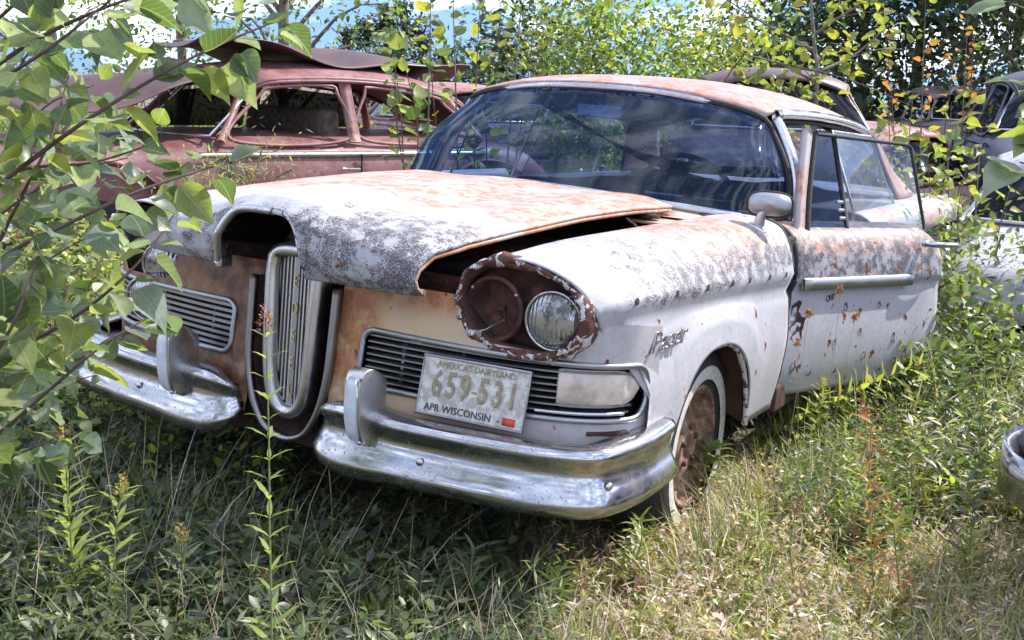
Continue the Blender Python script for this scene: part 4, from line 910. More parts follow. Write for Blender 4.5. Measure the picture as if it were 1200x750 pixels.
# others, farther off
old_car(put_at(545, 96, 15), math.radians(60), 'sun bleached pinkish car roof showing behind the sapling stems', M_pink, zr=1.42, belt=.95)
old_car(put_at(905, 110, 10.5, .04), math.radians(25), 'dark maroon sedan behind the white car roof under the poplar', M_dkmar, M_dkmar, zr=1.62, belt=1.08)
old_car(put_at(1030, 130, 10.2, -.26), math.radians(75), 'rusty coupe with arched rear window opening, half buried in leaves', M_pink, M_pink, zr=1.46, belt=.98)
old_car(put_at(1125, 110, 19.0, .0), math.radians(35), 'old grey sedan with split windshield standing at the edge of the wood', M_greycar, M_greycar, zr=1.70, belt=1.15)
old_car(put_at(1268, 150, 9.5, .08), math.radians(15), 'dark blue black old sedan at the right edge behind the leaves', M_dkblue, M_dkblue, zr=1.66, belt=1.12)
old_car(put_at(1290, 240, 7.4, -.3), math.radians(5), 'pale lilac car with round headlight buried in weeds on the right', M_pale, M_pale, belt=.98, zr=1.45)
# near right: only its chrome bumper end shows
d = pxray(1176, 530); t = (.44-CAMP.z)/d.z; q = CAMP+d*t
oc = old_car((0, 0, 0), math.radians(-26), 'pale grey car whose chrome bumper end pokes in at the right edge', M_pale, M_greycar, trimm=M_chrome)
oc.location = (0, 0, -.02); bpy.context.view_layer.update()
tip = oc.matrix_world @ Vector((4.8*.49+.10-.22, -(.88-.02), .42)); oc.location += Vector((q.x-tip.x, q.y-tip.y, 0))
# ------------------------------------------------------------------ ground, grass, weeds
CF, CRt, CU = cam_axes(math.radians(210.12), math.radians(-11.8), math.radians(2.2))
cx, cy = CAMP.x, CAMP.y
FH = np.array([math.cos(math.radians(210.12)), math.sin(math.radians(210.12))]); RH = np.array([FH[1], -FH[0]])
def soil():
    m = NM('soil_and_thatch'); a = m.noise(3, 8, .65); b = m.noise(60, 5, .7); c = m.mix(m.mr(a, .35, .65), (.09, .075, .055), (.20, .16, .12)); c = m.mix(m.mr(b, .45, .7), c, (.24, .19, .13))
    m.bump(b, .8, .03); return m.out(c, .95)
gx = np.concatenate([np.linspace(-1200, -30, 14), np.linspace(-24, 8, 110), np.linspace(14, 400, 8)]); gy = np.concatenate([np.linspace(-900, -26, 12), np.linspace(-20, 16, 120), np.linspace(24, 700, 12)])
GX, GY = np.meshgrid(gx, gy, indexing='ij'); GZ = gz(GX, GY); near = (np.hypot(GX, GY) < 20)
GZ = GZ+np.where(near, .012*np.sin(GX*7.1+2*np.sin(GY*3))*np.cos(GY*6.3), 0)
tag(gmesh('ground', np.stack([GX, GY, GZ], 2), soil()), kind='structure')
def in_car(x, y, m=0.): return (x > -4.5) & (x < .72+m) & (np.abs(y) < .80+m)
def scatter_xy(N, dmin, dmax, umin=-120, umax=1320, power=1.):
    """random ground points inside the field of view (in front of the camera)"""
    d = dmin+(dmax-dmin)*rng.random(N)**power; u = rng.uniform(umin, umax, N); l = d*(u-600)/FPX
    return cx+FH[0]*d+RH[0]*l, cy+FH[1]*d+RH[1]*l, d, u
YG = [(.26, .31, .08), (.32, .36, .09), (.20, .26, .07)]
STRAW = [(.54, .44, .37), (.62, .53, .47), (.46, .32, .28), (.42, .33, .20)]
GRN = [(.16, .21, .055), (.23, .27, .07), (.11, .15, .05), (.30, .30, .09)]
def wob(x, y, s=1.): return np.sin(x*1.9*s+1.3*np.sin(y*1.1*s))*np.cos(y*2.3*s+.7*np.sin(x*1.7*s))
G_ = Stuff()
def grass(N, dmin, dmax, hmin, hmax, pal, w, power=1., umin=-120, umax=1320, dens=None, lean=.25, wid=(.0016, .0035), under=.12, hmod=None):
    x, y, d, u = scatter_xy(N, dmin, dmax, umin, umax, power)
    k = ~(in_car(x, y) & (rng.random(N) > under))
    if dens is not None: k &= rng.random(N) < dens(x, y, d, u)
    x, y, d, u = x[k], y[k], d[k], u[k]; n = len(x)
    for b in range(3):
        s = np.arange(n) % 3 == b; m = s.sum(); h = rng.uniform(hmin, hmax, m)*(1+.3*wob(x[s], y[s]))
        h *= np.where(in_car(x[s], y[s], .25), .5, 1)
        if hmod is not None: h *= hmod(x[s], y[s], d[s], u[s])
        wd = rng.uniform(wid[0], wid[1], m)*(1+.18*d[s]); R = rot_zyx(rng.uniform(0, 2*np.pi, m), rng.normal(0, lean, m), rng.normal(0, lean, m))
        G_.add(blade_tpl((.15, .5, 1.0)[b]), np.stack([x[s], y[s], gz(x[s], y[s])-.01], 1), R, np.stack([h, wd*2, h], 1), pick_cols(m, pal, w))
mixw = [.16, .14, .10, .10, .18, .12, .10, .10]
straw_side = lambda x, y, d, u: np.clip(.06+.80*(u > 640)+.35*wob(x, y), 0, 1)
grass(64000, 1.5, 4.3, .05, .17, STRAW+GRN, mixw, dens=straw_side, lean=.5, hmod=lambda x, y, d, u: np.where(u > 600, 1., .8))
grass(11000, 1.5, 4.6, .06, .24, GRN, [.35, .30, .20, .15], umin=620, umax=1300, lean=.42, dens=lambda x, y, d, u: np.clip(.5+.6*wob(x, y, 1.7), 0, 1))
grass(20000, 1.5, 4.6, .05, .16, STRAW, [.25]*4, umin=560, umax=1300, lean=1.15, wid=(.0008, .002))
grass(3500, 1.5, 4.3, .06, .18, STRAW, [.25]*4, umin=-120, umax=600, lean=1.15, wid=(.0008, .0016))
grass(6000, 1.5, 4.6, .08, .30, STRAW, [.25]*4, umin=620, umax=1300, lean=.6, wid=(.0008, .0016))
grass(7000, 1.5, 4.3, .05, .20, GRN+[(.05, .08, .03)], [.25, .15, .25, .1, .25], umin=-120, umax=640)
grass(1700, 1.5, 4.2, .12, .40, STRAW, [.25]*4, umin=-120, umax=640, lean=.5, wid=(.0006, .0013))
grass(34000, 4.3, 11, .12, .42, STRAW[:2]+GRN, [.20, .18, .20, .17, .12, .13], power=1.4)
for (wx, wy, r_, n_) in ((.0, 1.02, .40, 800), (-.55, 1.12, .5, 800), (.40, 1.05, .25, 450), (-1.2, 1.35, .5, 900)):
    x = wx+rng.normal(0, r_*.5, n_); y = wy+np.abs(rng.normal(0, .12, n_)); h = rng.uniform(.12, .34, n_)
    G_.add(blade_tpl(.5), np.stack([x, y, gz(x, y)-.01], 1), rot_zyx(rng.uniform(0, 6.28, n_), rng.normal(0, .42, n_), rng.normal(0, .42, n_)), np.stack([h, np.full(n_, .006), h], 1), pick_cols(n_, STRAW+GRN, mixw))
grass(16000, 11, 32, .3, .8, GRN+DARKG[:1], [.25, .2, .25, .15, .15], wid=(.003, .006))
tag(G_.build('meadow_grass', M_grass), 'dry and green grass growing all round the cars', 'grass', kind='stuff')
# low broad leaves between the grass
W_ = Stuff()
def herb(N, dmin, dmax, size, pal, tpl, hmax, umin=-120, umax=1320, dens=None, w=None, per=6, under=.25):
    x, y, d, u = scatter_xy(N, dmin, dmax, umin, umax); k = ~(in_car(x, y) & (rng.random(N) > under))
    if dens is not None: k &= rng.random(N) < dens(x, y, d, u)
    x, y = x[k], y[k]; n = len(x); h = rng.uniform(.2, 1, n)*hmax*np.where(in_car(x, y, .3), .6, 1)
    X, Y, H = np.repeat(x, per), np.repeat(y, per), np.repeat(h, per); m = n*per; t = rng.random(m); sz = rng.uniform(.6, 1.25, m)*size*(1-.35*t)
    yaw = rng.uniform(0, 2*np.pi, m); R = rot_zyx(yaw, rng.normal(-.15, .45, m), rng.normal(0, .4, m))
    P = np.stack([X+np.cos(yaw)*.006, Y+np.sin(yaw)*.006, gz(X, Y)+H*(.15+.85*t)], 1)
    c = np.repeat(pick_cols(n, pal, w, .12), per, 0)*(1+rng.normal(0, .12, (m, 1)))
    W_.add(TPL[tpl], P, R, sz, c)
DG2 = [(.085, .11, .06), (.11, .14, .06), (.075, .09, .06), (.15, .18, .075)]  # greyed dark greens: the shade in front of the car is in these colours
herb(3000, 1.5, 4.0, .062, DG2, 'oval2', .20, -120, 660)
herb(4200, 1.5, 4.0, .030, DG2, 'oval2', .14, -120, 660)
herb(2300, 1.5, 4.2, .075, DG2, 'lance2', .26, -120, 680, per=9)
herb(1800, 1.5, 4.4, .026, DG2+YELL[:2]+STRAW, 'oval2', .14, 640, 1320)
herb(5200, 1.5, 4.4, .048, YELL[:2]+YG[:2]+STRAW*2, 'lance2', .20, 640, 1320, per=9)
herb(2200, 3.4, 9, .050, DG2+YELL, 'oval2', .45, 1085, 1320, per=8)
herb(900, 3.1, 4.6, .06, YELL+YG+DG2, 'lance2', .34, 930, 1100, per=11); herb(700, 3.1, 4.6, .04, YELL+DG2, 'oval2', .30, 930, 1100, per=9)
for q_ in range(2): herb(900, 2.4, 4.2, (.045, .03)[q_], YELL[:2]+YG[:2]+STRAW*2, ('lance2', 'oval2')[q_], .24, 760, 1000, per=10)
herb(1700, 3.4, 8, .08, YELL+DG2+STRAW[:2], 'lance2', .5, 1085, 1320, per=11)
herb(2600, 3.2, 9, .055, DG2+YELL[:2], 'oval2', .45, -140, 330, per=9)
tag(W_.build('low_herbs', M_leafa), 'low broad leaved weeds between the grass blades', 'weeds', kind='stuff')

# ------------------------------------------------------------------ single weeds
def on_ground(u, v):
    d = pxray(u, v); t = (0-CAMP.z)/d.z
    for _ in range(4):
        q = CAMP+d*t; t = (float(gz(q.x, q.y))-CAMP.z)/d.z
    return CAMP+d*t
def weed(name, base, pts, label, cat, n, leafl, pal, tplw=.15, stem=.0028, stemmat=None, head=None, hl=None, group=None, leafk='lance', t0=.08, up=.85, taper=.5):
    """pts: stem points in world space from the base; leaves are real parts, the flower head a part"""
    E = empty(name, base, 0, label, cat, group); P = cr(np.array([tuple(Vector(q)-Vector(base)) for q in pts]), 24)
    st_ = tube('stem', P, np.linspace(stem, stem*.45, 24), stemmat or M_greenstem, E, n=6)
    V, F = TPL[leafk]
    me0 = bpy.data.meshes.new('leaf'); Vl = V.copy(); Vl[:, 2] -= .25*Vl[:, 0]**2; Vl[:, 1] *= tplw/.15; me0.from_pydata([tuple(q) for q in Vl], [], F); me0.update()
    at = me0.attributes.new('Col', 'FLOAT_COLOR', 'POINT')
    me0.materials.append(M_leafa); me0.polygons.foreach_set('use_smooth', [True]*len(me0.polygons)); var = []
    for c in pal:
        m2 = me0.copy(); a2 = m2.attributes['Col']; a2.data.foreach_set('color', np.tile(np.array([*c, 1], np.float32), len(V))); var.append(m2)
    for k in range(n):
        t = t0+(1-t0)*(k+.5)/n; i = min(22, int(t*23)); q = Vector(P[i]); tn = Vector(P[i+1]-P[i]).normalized(); a = k*2.4+random.uniform(-.3, .3)
        o_ = Matrix.Rotation(a, 3, tn) @ tn.orthogonal().normalized(); dr = (o_+tn*up+Vector((0, 0, random.uniform(-.1, .2)))).normalized()
        l = bpy.data.objects.new('leaf', var[k % len(var)]); COL.objects.link(l); l.parent = E
        x = dr; z = (tn-x*tn.dot(x)).normalized(); y = z.cross(x); s = leafl*1.75*(1-taper*t)*random.uniform(.75, 1.15)
        l.matrix_local = Matrix.Translation(q) @ Matrix(((x.x, y.x, z.x), (x.y, y.y, z.y), (x.z, y.z, z.z))).to_4x4() @ Matrix.Scale(s, 4)
    if head:
        H = Stuff(); m = 60; L = hl or .06; t = rng.random(m); i0 = P[-1]; dirn = Vector(P[-1]-P[-3]).normalized()
        ax = np.array(dirn)[None]*(t[:, None]*L-L*.55); rad = (.20*L)*(1-t)**.7; a = rng.uniform(0, 2*np.pi, m)
        pos = i0+ax+np.stack([np.cos(a)*rad, np.sin(a)*rad, rng.normal(0, .003, m)], 1)
        H.add(TPL['tri'], pos, rot_zyx(a, rng.normal(-.6, .4, m), rng.normal(0, .5, m)), rng.uniform(.007, .014, m), pick_cols(m, head))
        H.build('flower_head', M_leafa, E)
    return E
def px_stem(uv, d0, d1=None):
    """stem through photo points, standing on the ground below the first one"""
    n = len(uv); return [at_depth(u, v, d0+((d1 or d0)-d0)*i/(n-1)) for i, (u, v) in enumerate(uv)]
def base_depth(u, v): q = on_ground(u, v); return (q-CAMP).dot(CF)
GOLD = [(.42, .34, .10), (.34, .26, .09), (.26, .17, .07)]; REDB = [(.26, .08, .06), (.18, .06, .05), (.30, .15, .07)]
YG = [(.26, .31, .08), (.32, .36, .09), (.20, .26, .07)]  # lightened yellow greens: sunlight on the weeds is put into the leaf colour
wl = [
 ('goldenrod', [(92, 745), (85, 660), (80, 590), (75, 512)], 'tall leafy goldenrod stalk in the lower left foreground', 34, .075, YG, GOLD),
 ('goldenrod', [(120, 748), (132, 680), (136, 620), (143, 568)], 'shorter goldenrod with yellow tip right of the tall lower left stalk', 22, .06, YG, GOLD),
 ('blazing_star', [(318, 715), (316, 620), (315, 510), (311, 372)], 'thin weed stalk with dark red tip rising in front of the centre grille', 30, .045, YG, REDB),
 ('red_tipped_weed', [(302, 752), (306, 730), (310, 700), (309, 678)], 'leafy weed with rusty red flower head at the lower edge', 20, .055, YG, REDB),
 ('goldenrod', [(300, 560), (297, 530), (293, 505), (290, 520)], 'small shaded goldenrod under the left bumper half', 20, .05, DG2, REDB),
 ('grey_stalk', [(392, 640), (388, 580), (384, 530), (383, 490)], 'bare grey weed stalk below the grille', 8, .05, DG2, None),
 ('leafy_weed', [(450, 750), (449, 742), (448, 730), (447, 716)], 'bright star shaped weed top at the bottom centre', 16, .075, YG, None),
 ('leaning_goldenrod', [(870, 545), (920, 500), (1000, 458), (1085, 425)], 'long goldenrod leaning right in front of the white door', 30, .085, YG+[(.33, .30, .08)], GOLD),
 ('orange_weed', [(1030, 745), (1022, 660), (1018, 570), (1022, 485)], 'slender weed with orange and yellow leaves right of centre', 40, .055, [(.34, .14, .04), (.30, .24, .06), (.16, .20, .05), (.36, .20, .05)], None),
 ('orange_weed', [(1060, 735), (1050, 650), (1040, 560), (1012, 480)], 'taller reddish weed stalk beside the orange leaved weed', 30, .05, [(.24, .10, .05), (.30, .22, .06), (.18, .20, .05)], REDB),
 ('brown_seed_stalk', [(1000, 690), (999, 665), (1000, 645), (1001, 620)], 'short dead stalk with brown seed head among the grass', 5, .03, [(.20, .12, .08)], [(.10, .045, .035), (.14, .06, .04)]),
 ('milkweed', [(800, 600), (815, 570), (825, 545), (835, 520)], 'leafy green weed beside the front wheel', 22, .085, [(.12, .18, .05), (.17, .22, .06), (.22, .26, .08)], None),
 ('goldenrod', [(1065, 520), (1066, 470), (1070, 420), (1068, 370)], 'leafy weed growing up against the open door edge', 34, .08, [(.13, .19, .05), (.18, .24, .06)], None),
 ('milkweed', [(1110, 560), (1115, 500), (1118, 440), (1125, 400)], 'dense green weed right of the open door', 34, .09, [(.09, .14, .045), (.14, .19, .05)], None),
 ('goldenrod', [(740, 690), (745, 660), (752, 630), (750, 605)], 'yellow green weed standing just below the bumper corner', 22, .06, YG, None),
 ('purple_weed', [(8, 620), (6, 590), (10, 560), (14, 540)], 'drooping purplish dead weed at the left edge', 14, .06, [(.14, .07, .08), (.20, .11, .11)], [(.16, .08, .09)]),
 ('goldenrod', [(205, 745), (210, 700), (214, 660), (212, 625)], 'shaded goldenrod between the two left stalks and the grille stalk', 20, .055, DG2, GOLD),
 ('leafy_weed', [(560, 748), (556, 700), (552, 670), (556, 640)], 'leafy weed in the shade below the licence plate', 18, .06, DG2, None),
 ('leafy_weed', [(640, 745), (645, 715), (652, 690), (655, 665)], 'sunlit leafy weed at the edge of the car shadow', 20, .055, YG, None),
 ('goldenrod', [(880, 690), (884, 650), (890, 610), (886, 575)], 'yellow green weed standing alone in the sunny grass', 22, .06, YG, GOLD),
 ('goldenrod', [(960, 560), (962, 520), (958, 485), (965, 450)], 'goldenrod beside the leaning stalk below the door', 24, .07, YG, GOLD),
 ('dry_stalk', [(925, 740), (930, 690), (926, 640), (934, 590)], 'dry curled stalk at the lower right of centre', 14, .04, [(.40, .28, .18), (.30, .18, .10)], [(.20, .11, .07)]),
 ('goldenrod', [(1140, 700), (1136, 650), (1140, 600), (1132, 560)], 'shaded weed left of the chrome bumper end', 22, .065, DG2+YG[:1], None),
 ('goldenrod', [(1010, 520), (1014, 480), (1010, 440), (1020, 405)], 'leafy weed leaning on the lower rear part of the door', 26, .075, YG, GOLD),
 ('goldenrod', [(262, 190), (258, 200), (255, 185), (250, 172)], 'goldenrod bloom between the two hoods', 0, .05, YG, GOLD),
]
for nm, uv, lab, n, ll, pal, hd in wl[:-1]:
    d0 = base_depth(*uv[0]) if uv[0][1] < 748 else base_depth(uv[0][0], 748)
    if nm == 'blazing_star': d0 = 2.18
    d1 = d0-.06; 
    if nm == 'leaning_goldenrod': d1 = d0-.05
    pts = px_stem(uv, d0, d1); b = pts[0].copy(); b.z = float(gz(b.x, b.y))-.01; pts = [b]+pts[(1 if pts[0].z-b.z < .03 else 0):]
    weed(nm, b, pts, lab, 'weed', int(n*1.9), ll, pal, head=hd, hl=.11 if nm == 'leaning_goldenrod' else .05, tplw=.19 if 'milk' not in nm else .34, stemmat=M_drystem if 'brown' in nm or 'grey' in nm else None)
# dry thistle-like stalks in front of the door
for i, (u, v0, v1) in enumerate([(948, 470, 368), (985, 470, 340), (1002, 455, 372), (935, 500, 402)]):
    d0 = 3.05+.05*i; p1 = at_depth(u, v1, d0); b = Vector((p1.x+random.uniform(-.06, .06), p1.y+random.uniform(-.09, .09), 0)); b.z = float(gz(b.x, b.y))
    weed('seed_stalk', b, [b, b.lerp(p1, .5)+Vector((.01, .0, 0)), p1], ('dry seed stalk second from the left in front of the open white door', 'tallest dry seed stalk before the middle of the open white door', 'rightmost dry seed stalk in front of the open white door', 'leftmost dry seed stalk, close to the door hinge gap')[i], 'weed', 3, .03, [(.22, .14, .09)], head=[(.20, .11, .07), (.28, .17, .10)], hl=.022, stem=.0012, stemmat=M_drystem, group='dry seed stalks before the door')
# ------------------------------------------------------------------ trees and shrubs
POP = leafmat('poplar_leaf', False, .46, .40, objrand=[(0., (.05, .085, .035)), (.22, (.10, .15, .065)), (.36, (.20, .24, .07)), (.50, (.28, .31, .08)), (.64, (.27, .32, .29)), (.82, (.18, .23, .19)), (1., (.10, .14, .08))])
POPY = leafmat('yellowing_leaf', False, .5, .45, objrand=[(0., (.10, .15, .04)), (.4, (.18, .22, .05)), (.7, (.28, .28, .05)), (1., (.34, .29, .05))])
LP, LY = variant_leaves(POP), variant_leaves(POPY)
def woody(E, name, path, r0, r1, mat=M_twig, n=7):
    P = cr(path, max(8, 4*len(path))); return tube(name, rel(P, E.location), np.linspace(r0, r1, len(P)), mat, E, n=n), P
# foreground poplar at the left edge
b0 = at_depth(-130, 700, 2.0); b0 = Vector((b0.x, b0.y, float(gz(b0.x, b0.y))))
E = empty('poplar_sapling', b0, 0, 'poplar sapling with big heart shaped leaves filling the left foreground', 'tree')
woody(E, 'trunk', [b0, at_depth(-120, 420, 2.0), at_depth(-110, 150, 2.0), at_depth(-100, -120, 2.0)], .014, .008, M_bark)
for uv, d, n in (([(-115, 300), (0, 215), (110, 135), (230, 65), (335, 20)], 1.85, 22), ([(-115, 420), (0, 305), (80, 262), (160, 225), (250, 195)], 1.75, 20),
                 ([(-120, 500), (0, 420), (90, 370), (165, 305), (215, 235)], 1.95, 22), ([(-120, 560), (-20, 520), (60, 455), (120, 405), (185, 365)], 2.1, 18), ([(-110, 200), (-20, 110), (60, 55), (130, 0)], 1.8, 18),
                 ([(-110, 120), (0, 20), (70, -40)], 1.9, 8), ([(-118, 400), (-30, 330), (20, 240), (60, 160), (80, 90)], 2.0, 20), ([(-120, 540), (-50, 470), (10, 390), (45, 300)], 1.7, 16), ([(-120, 350), (-40, 240), (20, 200), (110, 190), (190, 165)], 2.05, 14), ([(-110, 160), (20, 60), (120, 10), (200, -15), (260, -30)], 1.9, 14)):
    p_ = [at_depth(u, v, d+.05*math.sin(i*2)) for i, (u, v) in enumerate(uv)]; o_, P = woody(E, 'branch', p_, .0055, .0016); branch_leaves(E, LP, P, int(n*1.65), .068, start=.2)
b0 = at_depth(-60, 640, 2.55); b0 = Vector((b0.x, b0.y, float(gz(b0.x, b0.y))))
E = empty('poplar_sapling', b0, 0, 'smaller poplar shoot with dense leaves low behind the left foreground branches', 'tree')
woody(E, 'trunk', [b0, at_depth(-50, 420, 2.55), at_depth(-30, 250, 2.5), at_depth(-10, 90, 2.5)], .010, .004, M_bark)
for uv in ([(-45, 380), (20, 330), (80, 290), (140, 260)], [(-50, 460), (20, 410), (70, 380), (130, 350)], [(-35, 280), (30, 230), (90, 200), (150, 185)], [(-50, 520), (10, 480), (60, 455), (110, 440)], [(-30, 220), (20, 160), (60, 120), (110, 100)], [(-55, 560), (0, 540), (50, 520), (90, 500)], [(-30, 180), (10, 100), (40, 50), (60, 10)]):
    o_, P = woody(E, 'branch', [at_depth(u, v, 2.5+.05*math.sin(i*3)) for i, (u, v) in enumerate(uv)], .004, .0012); branch_leaves(E, LP, P, 26, .066, start=.1)
# leaves at the right edge
b0 = at_depth(1330, 600, 2.2); b0 = Vector((b0.x, b0.y, float(gz(b0.x, b0.y))))
E = empty('poplar_sapling', b0, 0, 'poplar shoot with broad leaves hanging in at the right edge', 'tree')
woody(E, 'trunk', [b0, at_depth(1320, 300, 2.2), at_depth(1310, 0, 2.2), at_depth(1300, -160, 2.2)], .012, .007, M_bark)
for uv, n in (([(1318, 90), (1260, 40), (1200, 10), (1185, 5)], 7), ([(1318, 200), (1260, 150), (1215, 120), (1190, 110)], 8), ([(1320, 300), (1260, 240), (1220, 200), (1195, 190)], 8)):
    p_ = [at_depth(u, v, 2.2) for u, v in uv]; o_, P = woody(E, 'branch', p_, .005, .0015); branch_leaves(E, LP, P, n, .085, start=.3)
# a sapling with leaves as parts
def sapling(base_uv, d, top_v, label, n, size, stems, mset, lean=0., name='poplar_sapling', spread=.5, width=.3, leaf0=.25):
    p0 = at_depth(base_uv[0], base_uv[1], d); p0.z = float(gz(p0.x, p0.y)); E = empty(name, p0, 0, label, 'tree')
    top = at_depth(base_uv[0]+lean, top_v, d); h = top.z-p0.z
    for k in range(stems):
        a = random.uniform(0, 6.28); off = Vector((math.cos(a), math.sin(a), 0))*width*random.uniform(.3, 1)
        tp_ = p0+(top-p0)*random.uniform(.75, 1.0)+off; pts = [p0+off*.1, p0.lerp(tp_, .35)+off*.15, p0.lerp(tp_, .7)+Vector((random.gauss(0, .03), random.gauss(0, .03), 0)), tp_]
        if k == 0: pts = [p0, p0.lerp(top, .5), top]
        o_, P = woody(E, 'trunk' if k == 0 else 'branch', pts, .012 if k == 0 else .007, .002, M_bark if k == 0 else M_twig)
        branch_leaves(E, mset, P, n//stems, size, spread=spread, start=leaf0, pet=.05)
    return E
sapling((500, 250), 6.6, -10, 'slim young poplar rising left of the white car windshield', 110, .10, 4, LP, 5, width=.3)
sapling((545, 250), 6.9, -30, 'second slim young poplar close behind the windshield corner', 110, .10, 4, LY, -15, width=.35)
sapling((585, 220), 7.6, -40, 'bare topped sapling with few leaves above the roof front', 22, .07, 2, LP, 30, width=.2)
sapling((200, 260), 7.4, 40, 'young poplar leafing out above the crushed hood', 60, .07, 3, LY, -20, width=.35)
# the bigger poplar right of centre
def poplar(base_uv, d, label, limbs, n, size, mset, trunk_r=.035):
    p0 = at_depth(base_uv[0], base_uv[1], d); p0.z = float(gz(p0.x, p0.y)); E = empty('poplar_tree', p0, 0, label, 'tree')
    for i, uv in enumerate(limbs):
        pts = [at_depth(u, v, d+dd) for u, v, dd in uv]
        if i == 0: pts = [p0]+pts
        o_, P = woody(E, 'trunk' if i == 0 else 'limb', pts, trunk_r if i == 0 else .014, .006 if i == 0 else .002, M_bark)
        k = n//len(limbs); branch_leaves(E, mset, P, k, size, spread=.9, start=.15 if i else .55, pet=.09)
        for j in range(3):
            a = P[int(len(P)*random.uniform(.3, .8))]; q = Vector(a)+Vector((random.gauss(0, .35), random.gauss(0, .35), random.gauss(.1, .25)))
            o2, P2 = woody(E, 'branch', [a, Vector(a).lerp(q, .5)+Vector((0, 0, .04)), q], .006, .0015); branch_leaves(E, mset, P2, max(3, k//7), size, spread=.9, pet=.06)
    return E
poplar((955, 160), 8.2, 'poplar with round yellow green leaves spreading over the white car roof', [[(957, 110, 0), (955, 60, 0), (950, 0, 0), (945, -60, 0)], [(955, 95, 0), (915, 75, -.3), (870, 62, -.4), (840, 40, -.3)], [(957, 85, 0), (1000, 65, .2), (1030, 40, .2), (1055, 20, .1)], [(955, 60, 0), (900, 30, .2), (860, 5, .2), (830, -15, 0)], [(955, 40, 0), (1000, 10, -.3), (1040, -10, -.3)], [(957, 110, 0), (930, 120, -.3), (890, 118, -.4), (860, 110, -.3)]], 230, .085, LY)
sapling((1060, 250), 7.6, 110, 'low yellow green poplar bush hiding the coupe behind the open door', 110, .085, 6, LY, 10, width=.75, leaf0=.5)
sapling((1115, 260), 7.9, 120, 'low poplar bush with yellow leaves left of the dark blue sedan', 70, .09, 4, LY, 0, width=.5, leaf0=.55)
ORG = leafmat('orange_autumn_leaf', False, .45, .5, objrand=[(0., (.12, .16, .04)), (.45, (.20, .20, .05)), (.6, (.40, .13, .04)), (1., (.45, .20, .05))]); LO = variant_leaves(ORG)
sapling((1150, 270), 6.6, 150, 'leafy young poplar bush in front of the pale lilac car', 90, .08, 5, LY, 0, width=.45, leaf0=.4)
sapling((1085, 220), 9.5, -10, 'thin cherry sapling with orange leaves against the dark wood', 100, .075, 4, LO, 0, name='cherry_sapling', width=.45)
sapling((1130, 220), 10.2, 10, 'second orange tinged sapling by the old grey sedan', 70, .075, 3, LO, 5, name='cherry_sapling', width=.4)

# trees whose leaves are too small to pick apart
def crown_tree(name, base, h, rx, label, pal, n, leaf, trunk_r=.08, clumps=26, shape='round', z0=.25, tpl='oval', rz_=None, group=None, w=None, bark=M_bark, cat='tree'):
    base = Vector(base); base.z = float(gz(base.x, base.y)); E = empty(name, base, 0, label, cat, group)
    tube('trunk', cr([(0, 0, -.05), (.04*h*random.uniform(-1, 1), .02*h, h*.4), (.03*h*random.uniform(-1, 1), 0, h*.8)], 10), np.linspace(trunk_r, trunk_r*.35, 10), bark, E)
    K = Stuff(); cs = []
    for k in range(clumps):
        t = random.random(); z = h*(z0+(1-z0)*t); r = rx*(math.sqrt(max(.02, 1-(2*t-.9)**2/1.25)) if shape == 'round' else (1-t)**.8+.04)
        a = random.uniform(0, 6.28); q = r*math.sqrt(random.random())*.9; c = Vector((math.cos(a)*q, math.sin(a)*q, z)); cs.append(c)
        if k % 2 == 0: tube('limb', cr([(0, 0, max(.1, z-.28*q-.1*h)), tuple(c*.6+Vector((0, 0, z*.36))), tuple(c)], 6), np.linspace(trunk_r*.35, .006, 6), bark, E, n=5)
    cs = np.array([tuple(c) for c in cs]); i = rng.integers(0, len(cs), n); s = rx*(.30 if shape == 'round' else .22)
    pos = cs[i]+rng.normal(0, 1, (n, 3))*np.array([s, s, s*.75]); br = 1+rng.normal(0, .18, len(cs))[i][:, None]
    K.add(TPL[{'oval': 'oval2', 'lance': 'lance2'}.get(tpl, tpl)], pos, rot_zyx(rng.uniform(0, 6.28, n), rng.normal(.2, .6, n), rng.normal(0, .6, n)), rng.uniform(.6, 1.3, n)*leaf, pick_cols(n, pal, w)*br)
    K.build('crown', M_leafa, E); return E
def at_px(u, d): return at_depth(u, 110, d)
crown_tree('aspen_bush', at_px(690, 13), 2.3, .85, 'loose green aspen bush behind the white car roof', YELL+GREENS[:2], 2600, .062, .03, 30, tpl='poplar')
crown_tree('aspen_bush', at_px(735, 14), 2.75, 1.6, 'taller aspen bush with yellowing leaves above the roof centre', YELL+GREENS[:2], 3600, .062, .03, 36, tpl='poplar')
crown_tree('aspen_bush', at_px(815, 13.5), 2.1, 1.0, 'low yellowish bush right of the tall aspen bush', YELL, 3600, .06, .03, 24, tpl='poplar')
crown_tree('oak_tree', at_px(330, 13), 4.2, 1.9, 'leafy oak standing behind the maroon sedan', GREENS, 3000, .085, .10, 36, tpl='oval', z0=.30)
crown_tree('oak_tree', at_px(215, 14), 4.0, 1.8, 'second leafy oak farther left behind the maroon sedan', GREENS, 2600, .085, .10, 30, tpl='oval', z0=.2)
crown_tree('oak_tree', at_px(60, 15), 4.2, 2.2, 'broad oak behind the left foreground leaves', GREENS, 2600, .09, .10, 30, tpl='oval', z0=.1)
for i, (u, d, h) in enumerate(((428, 46, 4.0), (450, 44, 4.4), (470, 47, 4.8), (492, 45, 4.1), (408, 50, 3.6), (517, 55, 3.0))):
    crown_tree('spruce_tree', at_px(u, d), h, .85, ('dark spruce, leftmost of the distant row', 'dark spruce, second of the distant row', 'tallest dark spruce of the distant row', 'dark spruce next to the sapling stems', 'low spruce half hidden by the oak', 'small far spruce below the cloud')[i], DARKG, 1500, .22, .10, 50, 'cone', .08, 'tri')
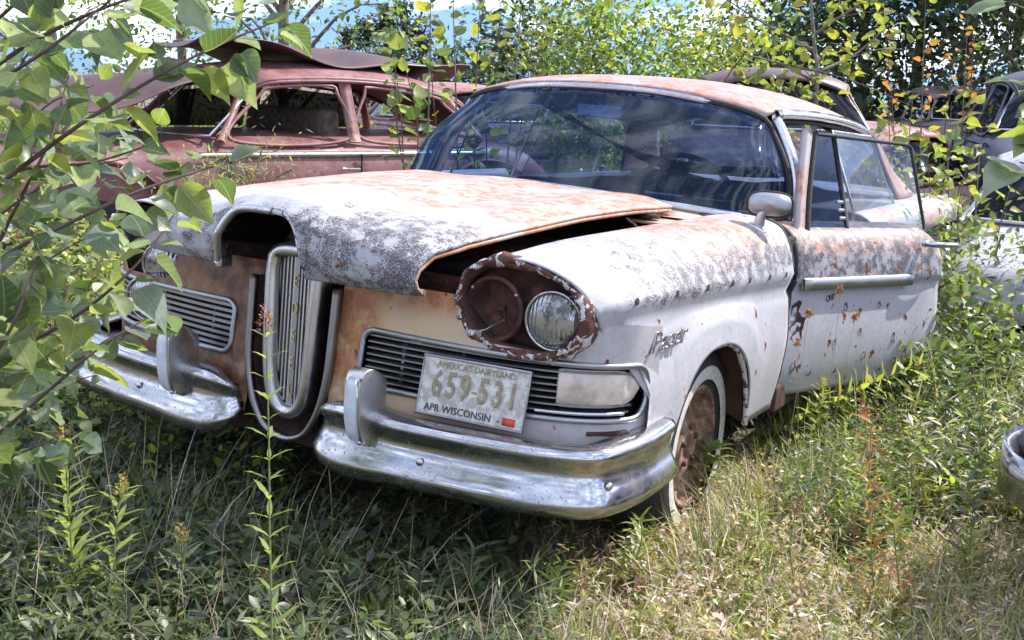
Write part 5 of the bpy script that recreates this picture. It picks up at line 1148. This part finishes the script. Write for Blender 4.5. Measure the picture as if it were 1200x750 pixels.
for i, (u, d, h) in enumerate(((560, 60, 2.9), (595, 58, 3.3), (635, 36, 4.0))):
    crown_tree('far_tree', at_px(u, d), h, 2.6, ('low dark far tree under the cloud', 'dark far tree left of the aspen bush', 'far pine showing above the aspen bush')[i], DARKG, 1600, .30, .1, 26, z0=.1, tpl='tri')
# dark wood on the right
for i, (u, d, h, r_) in enumerate(((1005, 21, 4.2, 1.7), (1065, 23, 6.8, 2.2), (1120, 20, 6.2, 2.0), (1175, 22, 6.8, 2.2), (1235, 19, 6.4, 2.2), (930, 26, 3.4, 2.0), (860, 30, 2.9, 2.2))):
    crown_tree('dark_woodland_tree', at_px(u, d), h, r_, ('dark conifer at the left end of the wood', 'tall dark tree behind the orange sapling', 'dark tree above the old grey sedan', 'tall dark tree near the right edge', 'dark tree cut by the right edge', 'dark bush behind the poplar trunk', 'low dark bush right of the aspen bushes')[i], DARKG+[(.05, .08, .03)], 5200, .15, .13, 40, z0=.04, tpl='oval')
# shrubs right of the open door
BR = [(.075, .115, .035), (.11, .16, .045), (.16, .20, .05), (.20, .23, .10)]
for i, (u, d, h, r_, lab) in enumerate(((1120, 5.0, .75, .35, 'leafy bramble just beyond the open door'), (1175, 4.6, .60, .32, 'bramble with pale leaves at the right edge'), (1105, 6.2, .85, .45, 'green bramble behind the tail of the white car'), (1190, 5.6, 1.0, .5, 'tall bramble in front of the pale lilac car'), (1100, 4.4, .42, .22, 'small bramble below the open door edge'))):
    crown_tree('bramble_bush', at_px(u, d), h, r_, lab, BR, 1000, .05, .008, 22, z0=.1, tpl='oval', bark=M_twig, cat='bush')
for i, (u, d, h, r_, lab) in enumerate(((245, 5.3, .95, .4, 'weedy goldenrod clump between the two cars'), (300, 5.6, .98, .35, 'goldenrod clump below the maroon door'), (60, 4.2, .55, .4, 'dark leafy bush under the left branches'), (110, 5.0, .6, .4, 'sunlit low bush behind the left bumper end'), (20, 4.8, .7, .5, 'sunlit bush at the left edge'))):
    crown_tree('weed_clump', at_px(u, d), h, r_, lab, YG+DG2+GOLD[:1], 1300, .045, .006, 20, z0=.1, tpl='lance' if i < 2 else 'oval', bark=M_greenstem, cat='bush')
